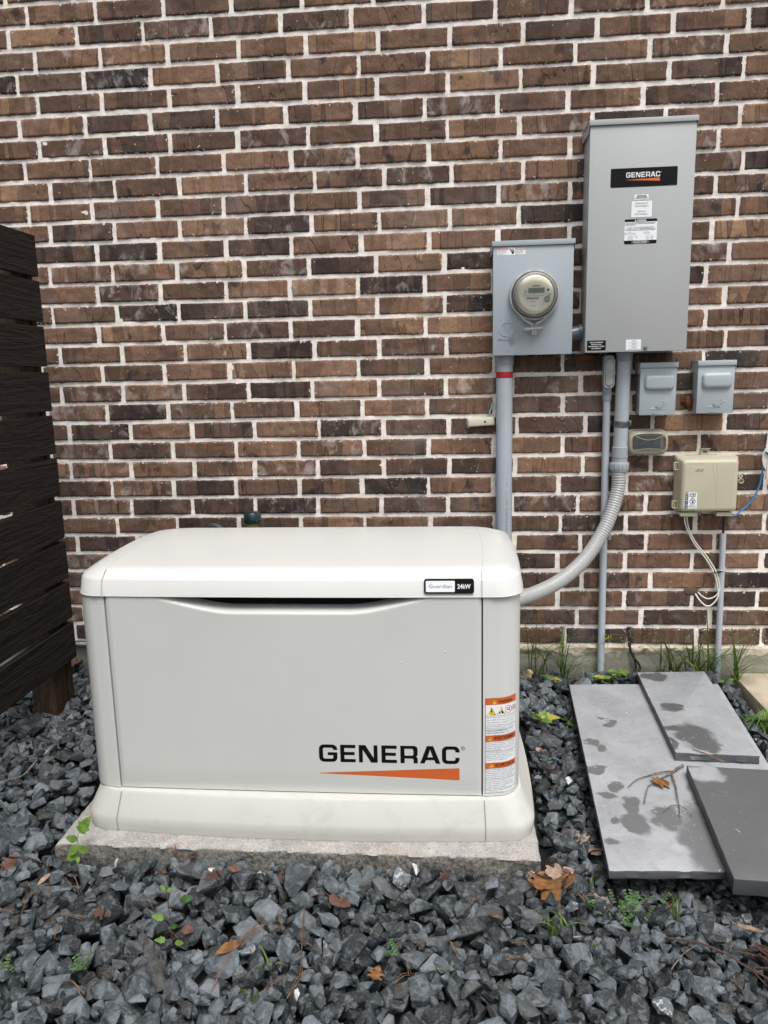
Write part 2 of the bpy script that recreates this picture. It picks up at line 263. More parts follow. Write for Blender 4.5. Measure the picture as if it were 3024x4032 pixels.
# ------------------------------------------------------------------ object helpers
ROOT = {}
def wloc(o):
    l = Vector((0, 0, 0))
    while o is not None: l += Vector(o.location); o = o.parent
    return l
def tag(o, label=None, cat=None, group=None, kind=None):
    for k, v in (('label', label), ('category', cat), ('group', group), ('kind', kind)):
        if v: o[k] = v
    return o
def thing(name, loc, label, cat, group=None):
    o = bpy.data.objects.new(name, None); o.empty_display_size = .05; S.collection.objects.link(o); o.location = loc
    return tag(o, label, cat, group)
class MB:
    def __init__(s): s.v = []; s.f = []; s.m = []
    def add(s, vs, fs, mat=0):
        k = len(s.v); s.v.extend([tuple(p) for p in vs]); s.f.extend([tuple(i+k for i in f) for f in fs]); s.m.extend([mat]*len(fs)); return s
    def box(s, x0, x1, y0, y1, z0, z1, mat=0, bev=0, seg=2, edges=None):
        bm = bmesh.new(); bmesh.ops.create_cube(bm, size=1)
        for v in bm.verts: v.co = Vector((x0+(v.co.x+.5)*(x1-x0), y0+(v.co.y+.5)*(y1-y0), z0+(v.co.z+.5)*(z1-z0)))
        if bev: bmesh.ops.bevel(bm, geom=list(bm.edges), offset=bev, segments=seg, affect='EDGES', profile=.5)
        bm.verts.index_update(); s.add([v.co for v in bm.verts], [[v.index for v in f.verts] for f in bm.faces], mat); bm.free(); return s
    def xbox(s, c, size, rot, mat=0, bev=0):
        k = len(s.v); s.box(-size[0]/2, size[0]/2, -size[1]/2, size[1]/2, -size[2]/2, size[2]/2, mat, bev)
        for i in range(k, len(s.v)): s.v[i] = tuple(rot @ Vector(s.v[i]) + Vector(c))
        return s
    def loft(s, rings, mat=0, cap0=True, cap1=True, closed=True):
        n = len(rings[0]); k = len(s.v); assert all(len(r) == n for r in rings), 'ring lengths'
        for r in rings: s.v.extend([tuple(p) for p in r])
        for i in range(len(rings)-1):
            for j in range(n if closed else n-1):
                a = k+i*n+j; b = k+i*n+(j+1) % n; s.f.append((a, b, b+n, a+n)); s.m.append(mat)
        if cap0: s.f.append(tuple(k+n-1-j for j in range(n))); s.m.append(mat)
        if cap1: s.f.append(tuple(k+(len(rings)-1)*n+j for j in range(n))); s.m.append(mat)
        return s
    def tube(s, path, r, seg=10, mat=0, caps=True):
        path = [Vector(p) for p in path]; n = len(path); rr = r if isinstance(r, (list, tuple)) else [r]*n
        t = [(path[min(i+1, n-1)]-path[max(i-1, 0)]).normalized() for i in range(n)]
        a = t[0].orthogonal().normalized(); rings = []
        for i in range(n):
            a = (a - t[i]*a.dot(t[i])).normalized(); b = t[i].cross(a)
            rings.append([path[i]+(a*cos(2*pi*j/seg)+b*sin(2*pi*j/seg))*rr[i] for j in range(seg)])
        return s.loft(rings, mat, caps, caps)
    def lathe(s, prof, org, axis, seg=40, mat=0, caps=True):
        axis = Vector(axis).normalized(); a = axis.orthogonal().normalized(); b = axis.cross(a); org = Vector(org)
        return s.loft([[org+axis*h+(a*cos(2*pi*j/seg)+b*sin(2*pi*j/seg))*r for j in range(seg)] for r, h in prof], mat, caps, caps)
    def poly(s, loops, fn, mat=0, h=0.0, thick=0.0):
        fl = [[Vector((u, v, 0)) for u, v in L] for L in loops]; tri = tessellate_polygon(fl); pts = [p for L in fl for p in L]
        s.add([fn(p.x, p.y, h+thick) for p in pts], tri, mat)
        if thick:
            for L in fl:
                k = len(s.v); n = len(L); s.v.extend([tuple(fn(p.x, p.y, h)) for p in L]+[tuple(fn(p.x, p.y, h+thick)) for p in L])
                for j in range(n): s.f.append((k+j, k+(j+1) % n, k+n+(j+1) % n, k+n+j)); s.m.append(mat)
        return s
    def rect(s, u0, v0, u1, v1, fn, mat=0, h=0.0, nu=1):
        vs = []; fs = []
        for i in range(nu+1):
            u = u0+(u1-u0)*i/nu; vs += [fn(u, v0, h), fn(u, v1, h)]
            if i: fs.append((2*i-2, 2*i, 2*i+1, 2*i-1))
        return s.add(vs, fs, mat)
    def text(s, string, size, u, v, fn, mat=0, h=0.0, align='LEFT', width=None, bold=0.0, thick=0.0, spacing=1.0, cut=0):
        cu = bpy.data.curves.new('t', 'FONT'); cu.body = string; cu.size = size; cu.align_x = align; cu.resolution_u = 2; cu.offset = bold*size; cu.space_character = spacing
        if thick: cu.extrude = thick/2
        ob = bpy.data.objects.new('t', cu); me = bpy.data.meshes.new_from_object(ob)
        vs = [p.co.copy() for p in me.vertices]
        if vs:
            xs = [p.x for p in vs]; w = max(xs)-min(xs); kx = width/w if width and w > 0 else 1; cx = {'LEFT': min(xs), 'CENTER': (min(xs)+max(xs))/2, 'RIGHT': max(xs)}[align]
            fs = [tuple(p.vertices) for p in me.polygons]
            s.add([fn(u+(p.x-cx)*kx, v+p.y, h+p.z+(thick/2)) for p in vs], fs, mat)
        bpy.data.objects.remove(ob); bpy.data.meshes.remove(me); bpy.data.curves.remove(cu); return s
    def build(s, name, mats, parent=None, smooth=35, label=None, at=None):
        me = bpy.data.meshes.new(name); mats = mats if isinstance(mats, (list, tuple)) else [mats]
        if parent is not None: base = wloc(parent)
        elif at is not None: base = Vector(at)
        else:
            a = np.array(s.v); base = Vector((a[:, 0].mean(), a[:, 1].mean(), a[:, 2].min()))
        me.from_pydata([tuple(Vector(p)-base) for p in s.v], [], s.f)
        for m in mats: me.materials.append(MAT[m] if isinstance(m, str) else m)
        me.polygons.foreach_set('material_index', s.m)
        bm = bmesh.new(); bm.from_mesh(me); bmesh.ops.recalc_face_normals(bm, faces=bm.faces) if name not in NORECALC else None; bm.to_mesh(me); bm.free()
        if smooth: me.shade_smooth(); me.set_sharp_from_angle(angle=R(smooth))
        o = bpy.data.objects.new(name, me); S.collection.objects.link(o)
        if parent is not None: o.parent = parent
        else: o.location = base
        if label: o['label'] = label
        return o
NORECALC = set()
def front(y):                       # mapping for flat printed things facing -Y
    return lambda u, v, h: (u, y-h, v)
def arc(cx, cy, r, a0, a1, n=6): return [(cx+r*cos(R(a0+(a1-a0)*i/n)), cy+r*sin(R(a0+(a1-a0)*i/n))) for i in range(n+1)]
def rrect(x0, y0, x1, y1, r, n=5): return arc(x1-r, y0+r, r, -90, 0, n)+arc(x1-r, y1-r, r, 0, 90, n)+arc(x0+r, y1-r, r, 90, 180, n)+arc(x0+r, y0+r, r, 180, 270, n)
def rr3(x0, x1, y0, y1, z, rf, rb, n=8, bow=0.0, sf=0.0, zf=None):
    """rounded rectangle ring, counter-clockwise from front-left; front = y0"""
    P = arc(x0+rf, y0+rf, rf, 180, 270, n)
    m = 12; P += [(x0+rf+(x1-x0-2*rf)*i/m, y0-bow*(1-(2*i/m-1)**2)) for i in range(1, m)]
    P += arc(x1-rf, y0+rf, rf, 270, 360, n)
    P += [(x1+sf*(1-(2*i/m-1)**2), y0+rf+(y1-rb-y0-rf)*i/m) for i in range(1, m)]
    P += arc(x1-rb, y1-rb, rb, 0, 90, n)+arc(x0+rb, y1-rb, rb, 90, 180, n)
    P += [(x0-sf*(1-(2*i/m-1)**2), y1-rb+(y0+rf-y1+rb)*i/m) for i in range(1, m)]
    return [(x, y, zf(x, y) if zf else z) for x, y in P]
def smooth_path(pts, n=8):
    P = [Vector(p) for p in pts]; out = []
    for i in range(len(P)-1):
        p0 = P[max(i-1, 0)]; p1 = P[i]; p2 = P[i+1]; p3 = P[min(i+2, len(P)-1)]
        for k in range(n):
            t = k/n; out.append(.5*((2*p1)+(p2-p0)*t+(2*p0-5*p1+4*p2-p3)*t*t+(3*p1-p0-3*p2+p3)*t**3))
    return out+[P[-1]]
def logo_letters():
    """wide squared grotesque capitals, unit height"""
    H = 1.0; sx = .222; sy = .185; r = .27; q = .10; out = []
    def C(x, w):
        W = x+w
        return [[(W, .66)]+arc(W-r, H-r, r, 0, 90)+arc(x+r, H-r, r, 90, 180)+arc(x+r, r, r, 180, 270)+arc(W-r, r, r, 270, 360)+[(W, .36), (W-sx, .36)]+arc(W-sx-q, sy+q, q, 0, -90)+arc(x+sx+q, sy+q, q, 270, 180)+arc(x+sx+q, H-sy-q, q, 180, 90)+arc(W-sx-q, H-sy-q, q, 90, 0)+[(W-sx, .66)]]
    def G(x, w):
        W = x+w
        return [[(W, .69)]+arc(W-r, H-r, r, 0, 90)+arc(x+r, H-r, r, 90, 180)+arc(x+r, r, r, 180, 270)+arc(W-r, r, r, 270, 360)+[(W, .555), (x+.48*w, .555), (x+.48*w, .385), (W-sx, .385)]+arc(W-sx-q, sy+q, q, 0, -90)+arc(x+sx+q, sy+q, q, 270, 180)+arc(x+sx+q, H-sy-q, q, 180, 90)+arc(W-sx-q, H-sy-q, q, 90, 0)+[(W-sx, .69)]]
    def E(x, w):
        W = x+w
        return [[(x, 0), (W, 0), (W, sy), (x+sx, sy), (x+sx, .41), (W-.05, .41), (W-.05, .59), (x+sx, .59), (x+sx, 1-sy), (W, 1-sy), (W, 1), (x, 1)]]
    def N(x, w):
        W = x+w
        return [[(x, 0), (x+sx*.95, 0), (x+sx*.95, .74), (W-.36, 0), (W, 0), (W, 1), (W-sx*.95, 1), (W-sx*.95, .26), (x+.36, 1), (x, 1)]]
    def Rr(x, w):
        W = x+w; a = .2
        return [[(x, 0), (x+sx, 0), (x+sx, .27), (W-sx-.12, .27)]+arc(W-sx-.07, .2, .07, 90, 0, 3)+[(W-sx, 0), (W, 0), (W, .24)]+arc(W-.14, .25, .14, 0, 60, 3)+[(W-.1, .40)]+arc(W-.15, .53, .15, -55, 0, 3)+arc(W-a, 1-a, a, 0, 90)+[(x, 1)],
                [(x+sx, .44)]+arc(W-sx-.09, .53, .09, -90, 0, 3)+arc(W-sx-.09, .75, .08, 0, 90, 3)+[(x+sx, .83)]]
    def A(x, w):
        W = x+w; m = x+w/2
        return [[(x, 0), (x+.235, 0), (x+.33, .2), (W-.33, .2), (W-.235, 0), (W, 0), (m+.17, 1), (m-.17, 1)], [(x+.40, .36), (W-.40, .36), (m, .80)]]
    k = 1/172.0
    for f, a, b in ((G, 145, 317), (E, 345, 487), (N, 518, 692), (E, 728, 870), (Rr, 903, 1062), (A, 1083, 1270), (C, 1285, 1446)): out.append(f((a-145)*k, (b-a)*k))
    return out                     # total width 7.564
def put_logo(mb, u0, v0, height, fn, mat_letters, mat_wedge, h=.0004, width=None, letters=True, wedge=True):
    k = height; kx = (width/7.564) if width else height
    if letters:
        for L in logo_letters(): mb.poly([[(u0+x*kx, v0+y*k) for x, y in l] for l in L], fn, mat_letters, h)
        mb.poly([arc(u0+7.74*kx, v0+.9*k, .105*k, 0, 360, 20)[:-1], arc(u0+7.74*kx, v0+.9*k, .085*k, 0, 360, 20)[:-1]], fn, mat_letters, h)
        mb.text('R', .15*k, u0+7.745*kx, v0+.85*k, fn, mat_letters, h, 'CENTER')
    if wedge: mb.poly([[(u0, v0-.45*k), (u0+7.564*kx, v0-.84*k), (u0+7.564*kx, v0-.17*k), (u0, v0-.42*k)]], fn, mat_wedge, h)

# ------------------------------------------------------------------ numpy mesh for big surfaces
def np_mesh(name, V, F, mats, attrs=None, smooth=None, nper=3):
    me = bpy.data.meshes.new(name); me.vertices.add(len(V)); me.vertices.foreach_set('co', np.asarray(V, np.float32).ravel())
    F = np.asarray(F, np.int32); me.loops.add(F.size); me.loops.foreach_set('vertex_index', F.ravel()); me.polygons.add(len(F))
    me.polygons.foreach_set('loop_start', np.arange(0, F.size, nper, dtype=np.int32))
    for k, a in (attrs or {}).items():
        at = me.attributes.new(k, 'FLOAT_VECTOR', 'POINT'); at.data.foreach_set('vector', np.asarray(a, np.float32).ravel())
    for m in mats: me.materials.append(MAT[m])
    me.update(calc_edges=True); me.validate()
    me.shade_flat() if not smooth else me.shade_smooth()
    if smooth and smooth < 180: me.set_sharp_from_angle(angle=R(smooth))
    return me
def vnoise(x, y, seed=0):
    xi = np.floor(x).astype(np.int64); yi = np.floor(y).astype(np.int64); fx = x-xi; fy = y-yi; fx = fx*fx*(3-2*fx); fy = fy*fy*(3-2*fy)
    def h(a, b):
        n = (a*374761393+b*668265263+seed*974711) & 0x7fffffff; n = ((n ^ (n >> 13))*1274126177) & 0x7fffffff; return ((n ^ (n >> 16)) & 0xffff)/65535.0
    return (h(xi, yi)*(1-fx)+h(xi+1, yi)*fx)*(1-fy)+(h(xi, yi+1)*(1-fx)+h(xi+1, yi+1)*fx)*fy
def gz(y): return max(-.03, .13+.09*min(y, 0.0))

# ================================================================== GROUND
g = MB(); ys = [0.4, 0, -.4, -.8, -1.2, -1.6, -2.2, -4, -8, -30]
for i in range(len(ys)-1):
    a, b = ys[i], ys[i+1]; g.add([(-30, a, gz(a)-.05), (30, a, gz(a)-.05), (30, b, gz(b)-.05), (-30, b, gz(b)-.05)], [(0, 3, 2, 1)])
tag(g.build('ground', 'soil', smooth=0), kind='structure')
p = MB(); p.box(2.472, 6, -1.25, -.004, .02, .132, 0, .006)
for v in range(len(p.v)):
    x, y, z = p.v[v]
    if x < 3: p.v[v] = (x+.004*sin(y*23), y, z)
tag(p.build('pavement', 'pave'), kind='structure')

# ================================================================== BRICK WALL
wall = thing('brick_wall', (1.3, 0, 0), 'brown brick house wall with cream mortar joints above a concrete foundation', 'wall')
ph = [.02,.109,.035,.1,.022,.097,.032,.117,.03,.104,.026,.088,.013,.084,.011,.094,.012,.084,.014,.101,.019,.097,.012,.087,.018,.091,.013,.111,.016,.09,.039]
P0, L0 = .07606, .254
rows = {}
for k in range(31): rows[k] = ph[k]
for k in range(1, 15): rows[-k] = (.025 if k % 2 == 0 else .1)+rnd.uniform(-.006, .006)
VV = []; FF = []; BK = []; BT = []; off = 0
x_lo, x_hi = -1.9, 4.6; bid = 0
for k, phs in rows.items():
    zt = 2.6-k*P0; zb = zt-P0; n0 = int((x_lo-phs)/L0)-1; joints = []
    for j in range(n0, int((x_hi-phs)/L0)+2): joints.append(phs+j*L0+rnd.uniform(-.005, .005))
    rowj = rnd.uniform(-.0012, .0012)
    for a, b in zip(joints[:-1], joints[1:]):
        near = (-.6 < a < 3.0) and zt < 2.95
        jw = rnd.uniform(.0028, .0066); jw2 = rnd.uniform(.0028, .0066); jh = rnd.uniform(.0030, .0050); jh2 = rnd.uniform(.0026, .0046)
        xa, xb, za, zc = a+jw, b-jw2, zb+jh+rowj, zt-jh2+rowj
        if k == 30:
            for wx in (1.808, 2.070, 2.590):
                if abs(b-wx) < .05: xb = b-.011
        nx, nz = (44, 13) if near else (12, 5)
        # boundary rounding handled by pulling the rim back in depth
        uu = np.linspace(0, 1, nx); ww = np.linspace(0, 1, nz); U, Wg = np.meshgrid(uu, ww); U = U.ravel(); Wg = Wg.ravel()
        X = xa+U*(xb-xa); Z = za+Wg*(zc-za); bid += 1; sd = bid
        ex = np.minimum(U, 1-U)*(xb-xa); ez = np.minimum(Wg, 1-Wg)*(zc-za); e = np.minimum(ex, ez)
        wob = (vnoise(X*38, Z*38, sd)-.5)*.0026+(vnoise(X*150, Z*150, sd)-.5)*.0044
        nearrim = np.exp(-e/.006)
        sgnx = np.where(U < .5, 1, -1); sgnz = np.where(Wg < .5, 1, -1)
        X2 = X+np.exp(-ex/.006)*sgnx*(wob+.0008); Z2 = Z+np.exp(-ez/.006)*sgnz*(wob*.8+.0006)
        cr = rnd.choice((.001, .002, .003, .004, .009)); dc = np.hypot(np.maximum(cr-ex, 0), np.maximum(cr-ez, 0)); pull = np.maximum(dc-cr, -1)
        cor = (ex < cr) & (ez < cr) & (dc > cr*.75)
        X2 = np.where(cor, X2+sgnx*(dc-cr*.75)*.6, X2); Z2 = np.where(cor, Z2+sgnz*(dc-cr*.75)*.6, Z2)
        prot = rnd.uniform(-.0018, .0010); tx = rnd.uniform(-.006, .006)
        Y = prot-.0030+tx*(U-.5)+(vnoise(X*28, Z*40, sd+5)-.5)*.0035+(vnoise(X*90, Z*90, sd+9)-.5)*.0014
        Y += np.clip(1-e/.002, 0, 1)**2*.0012
        rim = e < 1e-6; Y[rim] += .009
        V = np.stack([X2, Y, Z2], 1); idx = np.arange(nx*nz).reshape(nz, nx)
        Fq = np.stack([idx[:-1, :-1], idx[:-1, 1:], idx[1:, 1:], idx[1:, :-1]], -1).reshape(-1, 4)+off
        tone = min(1, max(0, rnd.gauss(.61, .23))); tone = tone if rnd.random() > .1 else rnd.uniform(.0, .18)
        smear = rnd.random()**1.1 if rnd.random() < .5 else 0.08
        if a < 1.0 and .9 < zt < 1.85 and rnd.random() < .3: smear = rnd.uniform(.5, 1)
        if zt < .6: tone *= .8  # shade low on the wall, put into the tone of the bottom courses
        VV.append(V); FF.append(Fq); off += nx*nz
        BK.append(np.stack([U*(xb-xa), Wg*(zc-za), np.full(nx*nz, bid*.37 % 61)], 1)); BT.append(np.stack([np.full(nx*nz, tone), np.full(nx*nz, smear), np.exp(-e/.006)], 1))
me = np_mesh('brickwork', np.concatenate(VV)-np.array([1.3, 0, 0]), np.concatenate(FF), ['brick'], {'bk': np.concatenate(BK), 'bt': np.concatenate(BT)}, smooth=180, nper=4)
o = bpy.data.objects.new('brickwork', me); S.collection.objects.link(o); o.parent = wall; o['kind'] = 'structure'; del o['kind']
# mortar sheet with real unevenness
xs = np.arange(x_lo, x_hi, .0065); zs = np.arange(.243, 3.66, .0065)
X, Z = np.meshgrid(xs, zs); Y = .0019+(vnoise(X*60, Z*60, 3)-.5)*.0028+(vnoise(X*20, Z*20, 4)-.5)*.0014
for wx in (1.808, 2.070, 2.590):
    Y = np.where((abs(X-wx) < .008) & (Z > .252) & (Z < .314), .06, Y)
idx = np.arange(X.size).reshape(X.shape); Fq = np.stack([idx[:-1, :-1], idx[:-1, 1:], idx[1:, 1:], idx[1:, :-1]], -1).reshape(-1, 4)
me = np_mesh('mortar_joints', np.stack([X.ravel()-1.3, Y.ravel(), Z.ravel()], 1), Fq, ['mortar'], smooth=180, nper=4)
o = bpy.data.objects.new('mortar_joints', me); S.collection.objects.link(o); o.parent = wall
MB().box(x_lo, x_hi, .07, .22, .0, 3.7).build('backing_wall', 'gap', wall)
# foundation with ragged mortar ledge
xs = np.arange(x_lo, x_hi, .01); zs = np.array([-.1, 0, .06, .09, .12, .14, .16, .18, .195, .205, .215, .225, .235, .243]); X, Z = np.meshgrid(xs, zs)
rag = vnoise(X*14, X*0+2, 8)*.5+vnoise(X*45, Z*60, 9)*.5
Y = -.006+(vnoise(X*9, Z*30, 6)-.5)*.006+(vnoise(X*60, Z*60, 7)-.5)*.003-np.clip((Z-.205)/.03, 0, 1)*np.clip(rag-.42, 0, 1)*.05
Y = np.where(Z > .242, Y+.012, Y)
idx = np.arange(X.size).reshape(X.shape); Fq = np.stack([idx[:-1, :-1], idx[:-1, 1:], idx[1:, 1:], idx[1:, :-1]], -1).reshape(-1, 4)
Zr = np.where(Z > .2, Z+(rag-.5)*.01, Z)
me = np_mesh('foundation', np.stack([X.ravel()-1.3, Y.ravel(), Zr.ravel()], 1), Fq, ['found'], smooth=50, nper=4)
o = bpy.data.objects.new('foundation', me); S.collection.objects.link(o); o.parent = wall
b = MB(); b.box(x_lo, x_hi, .0, .06, .236, .2425); b.build('mortar_bed', 'mortar', wall)

# ================================================================== CONCRETE PAD
xs = np.linspace(.286, 1.600, 90); b = MB()
ring = []
def padring(z, ins):
    P = []
    for x in np.linspace(.286+ins, 1.600-ins, 110): P.append((x, -1.146+ins, z))
    for y in np.linspace(-1.146+ins, -.372-ins, 50)[1:]: P.append((1.600-ins, y, z))
    for x in np.linspace(1.600-ins, .286+ins, 60)[1:]: P.append((x, -.372-ins, z))
    for y in np.linspace(-.372-ins, -1.146+ins, 50)[1:-1]: P.append((.286+ins, y, z))
    return P
Rg = []
for z, ins, am in ((-.06, .004, .012), (-.01, .0, .012), (.02, .002, .012), (.045, -.001, .009), (.062, .001, .006), (.0735, .0, .003), (.079, .005, .001), (.0805, .011, 0)):
    q = []
    for i, (x, y, zz) in enumerate(padring(z, ins)):
        n = (vnoise(np.array([x*45+z*90]), np.array([y*45+z*50]), 5)[0]-.5)*2*am; n += (vnoise(np.array([x*120]), np.array([y*120+z*200]), 15)[0]-.5)*am
        cx, cy = .943, -.76; sx = 1 if x > 1.58 else (-1 if x < .30 else 0); sy = -1 if y < -1.12 else (1 if y > -.39 else 0)
        q.append((x+sx*n, y+sy*n, zz))
    Rg.append(q)
b.loft(Rg, 0, False, True); b.build('concrete_pad', 'pad', smooth=50)
bpy.data.objects['concrete_pad']['label'] = 'weathered tan concrete pad under the white generator'; bpy.data.objects['concrete_pad']['category'] = 'concrete pad'

# ================================================================== GENERATOR
gen = thing('standby_generator', (.95, -.75, .081), 'off-white standby generator with curved lid and black lettering on its front panel', 'generator')
# base skirt
b = MB(); ZB = .0815
rings = [rr3(.334, 1.592, -1.078, -.405, ZB, .075, .075, bow=.022, sf=.006), rr3(.330, 1.596, -1.083, -.40, .100, .078, .078, bow=.022, sf=.008), rr3(.331, 1.597, -1.085, -.40, .122, .079, .079, bow=.022, sf=.008), rr3(.335, 1.592, -1.083, -.403, .130, .08, .08, bow=.021, sf=.006),
         rr3(.362, 1.564, -1.072, -.42, .192, .085, .085, bow=.018), rr3(.366, 1.560, -1.069, -.423, .198, .085, .085, bow=.016), rr3(.375, 1.551, -1.058, -.43, .1985, .08, .08, bow=.008), rr3(.40, 1.53, -1.03, -.44, .197, .07, .07)]
b.loft(rings, 0, True, False); base = b.build('base_skirt', 'base', gen, 40)
for xs_, xt in ((.4395, .452), (1.4605, 1.457)):
    pth = [(xs_, -1.0862, ZB+.004), (xs_-.0005, -1.0905, .11), (xs_, -1.0925, .124), (xt, -1.0775, .190), (xt, -1.0745, .1975)]
    MB().tube(pth, .0007, 6).build('seam', 'seamd', base)
# cabinet core (dark) + panels
b = MB(); b.loft([rr3(.375, 1.545, -1.012, -.43, .19, .05, .07), rr3(.375, 1.545, -1.012, -.43, .77, .05, .07)]); b.build('cabinet_frame', 'gap', gen)
Z0, Z1 = .2005, .762
def post_path(side):
    # outline from the front seam round the corner to the side (right side; mirrored for left)
    P = [(1.4535, -1.058), (1.468, -1.0575), (1.482, -1.054)]
    P += [(1.482+.073*sin(R(a)), -.975-.079*cos(R(a))) for a in range(8, 91, 6)]
    P += [(1.5560, -.95), (1.5570, -.90), (1.5575, -.80)]
    if side < 0: P = [(.4435-(x-1.4535)*.90, y) for x, y in P]
    return P
for side, nm in ((1, 'right'), (-1, 'left')):
    P = post_path(side); inner = [(x-side*.012 if abs(y) < .99 else x, y+.012) for x, y in P]
    b = MB(); R0 = [(x, y, Z0) for x, y in P]; R1 = [(x, y, Z1) for x, y in P]
    rr_ = [[(x+0, y+.014, z) for x, y in (P[0],)]+[(x, y, z) for x, y in P]+[(P[-1][0]-side*.014, P[-1][1], z)] for z in (Z0, Z0+.002, Z1)]
    b.loft(rr_, 0, False, False, closed=False); cp = b.build('corner_post', 'post', gen, 50)
    b = MB(); sx = 1.5575 if side > 0 else .350
    b.box(min(sx, sx-side*.014), max(sx, sx-side*.014), -.797, -.50, Z0, Z1, 0, .002); b.build('side_panel', 'post', gen)
    b = MB(); x = sx-side*.06
    b.loft([[(sx-side*.06*(1-cos(R(a))), -.497+.06*sin(R(a)), z) for a in range(0, 91, 15)]+[(x-side*.002, -.45, z)] for z in (Z0, Z1)], 0, False, False, closed=False); b.build('corner_post', 'post', gen)
MB().box(.42, 1.48, -.437, -.43, Z0, Z1).build('back_panel', 'post', gen)
# front door panel with moulded grip recess
nx, nz = 121, 60; xs = np.linspace(.4475, 1.4495, nx); zs = np.concatenate([np.linspace(Z0+.001, .66, 14), np.linspace(.665, .762, nz-14)])
V = []; c = .9485
for z in zs:
    for x in xs:
        d = abs(x-c); t = min(1, max(0, (d-.15)/.27)); t = t*t*(3-2*t); zc = .7095+.044*t
        q = (z-zc)/.014; lip = 0; zo = z
        if q > -1: s_ = min(1, max(0, q)); lip = .050*(1-math.sqrt(max(0, 1-s_*s_)))*min(1, (.762-zc)/.03+.05); zo = min(z, zc+.014)
        e = min(x-xs[0], xs[-1]-x, z-zs[0]); yb = -1.0605-.0035*(1-((x-c)/.5)**2) + .0045*max(0, 1-e/.0045)**2
        V.append((x, yb+lip, zo))
n0 = len(V); V += [(x, -1.03, zs[0]) for x in xs]; V += [(xs[0], -1.043, z) for z in zs]; V += [(xs[-1], -1.043, z) for z in zs]
F = [(j*nx+i, j*nx+i+1, (j+1)*nx+i+1, (j+1)*nx+i) for j in range(nz-1) for i in range(nx-1)]
F += [(i, n0+i, n0+i+1, i+1) for i in range(nx-1)]; k = n0+nx; F += [(j*nx, (j+1)*nx, k+j+1, k+j) for j in range(nz-1)]; k2 = k+nz; F += [(j*nx+nx-1, k2+j, k2+j+1, (j+1)*nx+nx-1) for j in range(nz-1)]
b = MB(); b.add(V, F); door = b.build('front_panel', 'panel', gen, 60)
def dy(x): return -1.0605-.0035*(1-((x-c)/.5)**2)
fdoor = lambda u, v, h: (u, dy(u)-.0003-h, v)
b = MB(); put_logo(b, 1.0125, .2945, .0505, fdoor, 0, 1, .0002, width=.379, wedge=False)
b.build('logo_lettering', ['ink'], door, 0)
b = MB(); b.poly([[(1.0125, .2605), (1.391, .2475), (1.391, .2825), (1.0125, .2620)]], fdoor, 0, .0003); b.build('logo_wedge', 'orange', door, 0)
for x, z in ((1.24, .579), (1.355, .61)): MB().lathe([(.0024, 0), (.0018, .0012), (.0004, .002)], (x, dy(x)+.0002, z), (0, -1, 0), 8).build('water_droplet', 'panel', door)
# lid
def zt(x, y):
    t = (y+.72)/.31; z = .8250+.006*(1-t*t)-.010*max(0, t)**2
    return z
b = MB()
def lr(x0, x1, y0, y1, z, rf, rb, bow=.006, sf=.008, zf=None): return rr3(x0, x1, y0, y1, z, rf, rb, 9, bow, sf, zf)
def zin(d): return lambda x, y: zt(x, y)-d
rings = [lr(.372, 1.545, -1.045, -.42, .7595, .07, .09), lr(.353, 1.561, -1.062, -.402, .7570, .078, .1), lr(.352, 1.5625, -1.0635, -.401, .7585, .078, .1), lr(.353, 1.5610, -1.062, -.402, .762, .079, .1), lr(.3575, 1.556, -1.055, -.408, .800, .078, .1), lr(.3605, 1.553, -1.0515, -.411, .8045, .078, .1),
         lr(.364, 1.547, -1.044, -.417, .809, .077, .1, zf=lambda x, y: zt(x, y)-.0165), lr(.390, 1.520, -1.028, -.445, 0, .075, .1, zf=zin(.0035)), lr(.397, 1.512, -1.022, -.452, 0, .075, .1, zf=zin(.0008))]
for s_ in (.9, .75, .55, .35, .18): rings.append([((x-.952)*s_+.952, (y+.737)*s_-.737, zt((x-.952)*s_+.952, (y+.737)*s_-.737)) for x, y, z in rings[8]])
b.loft(rings, 0, False, True); lid = b.build('lid', 'lid', gen, 62)
for x0, bul in ((.444, -.010), (1.451, .012)):
    pth = [(x0, -1.0692, .7585), (x0, -1.068, .766), (x0, -1.0612, .800), (x0, -1.0577, .8045), (x0, -1.050, .8085)]
    for i in range(19):
        t = i/18; y = -1.034+t*(.576); xx = x0+bul*sin(pi*t)**.8*(1 if t < .5 else 1)
        pth.append((xx, y, (zt(xx, y)-.0040 if i == 0 else zt(xx, y)-.0006)))
    MB().tube(pth, .0009, 6).build('seam', 'seam', lid)
# badge on lid
def fb(u, v, h): return (u, -1.0655-(.762-v)*(.19)-.0045*(1-((u-.95)/.5)**2)*1.3-h, v)
b = MB(); b.poly([rrect(1.303, .7695, 1.4305, .8055, .006)], fb, 0, -.004, .0065); b.poly([rrect(1.3075, .7735, 1.3815, .8015, .002)], fb, 1, .0027); b.poly([rrect(1.3835, .7745, 1.4265, .8005, .002)], fb, 2, .0027)
b.text('Guardian', .0125, 1.3445, .7838, fb, 3, .0030, 'CENTER', .060, 0, 0, 1.0); b.text('24kW', .0155, 1.405, .7822, fb, 4, .0030, 'CENTER', .034, .03)
b.build('badge', ['black', 'white', 'black', 'inkg', 'inkw'], lid, 0)
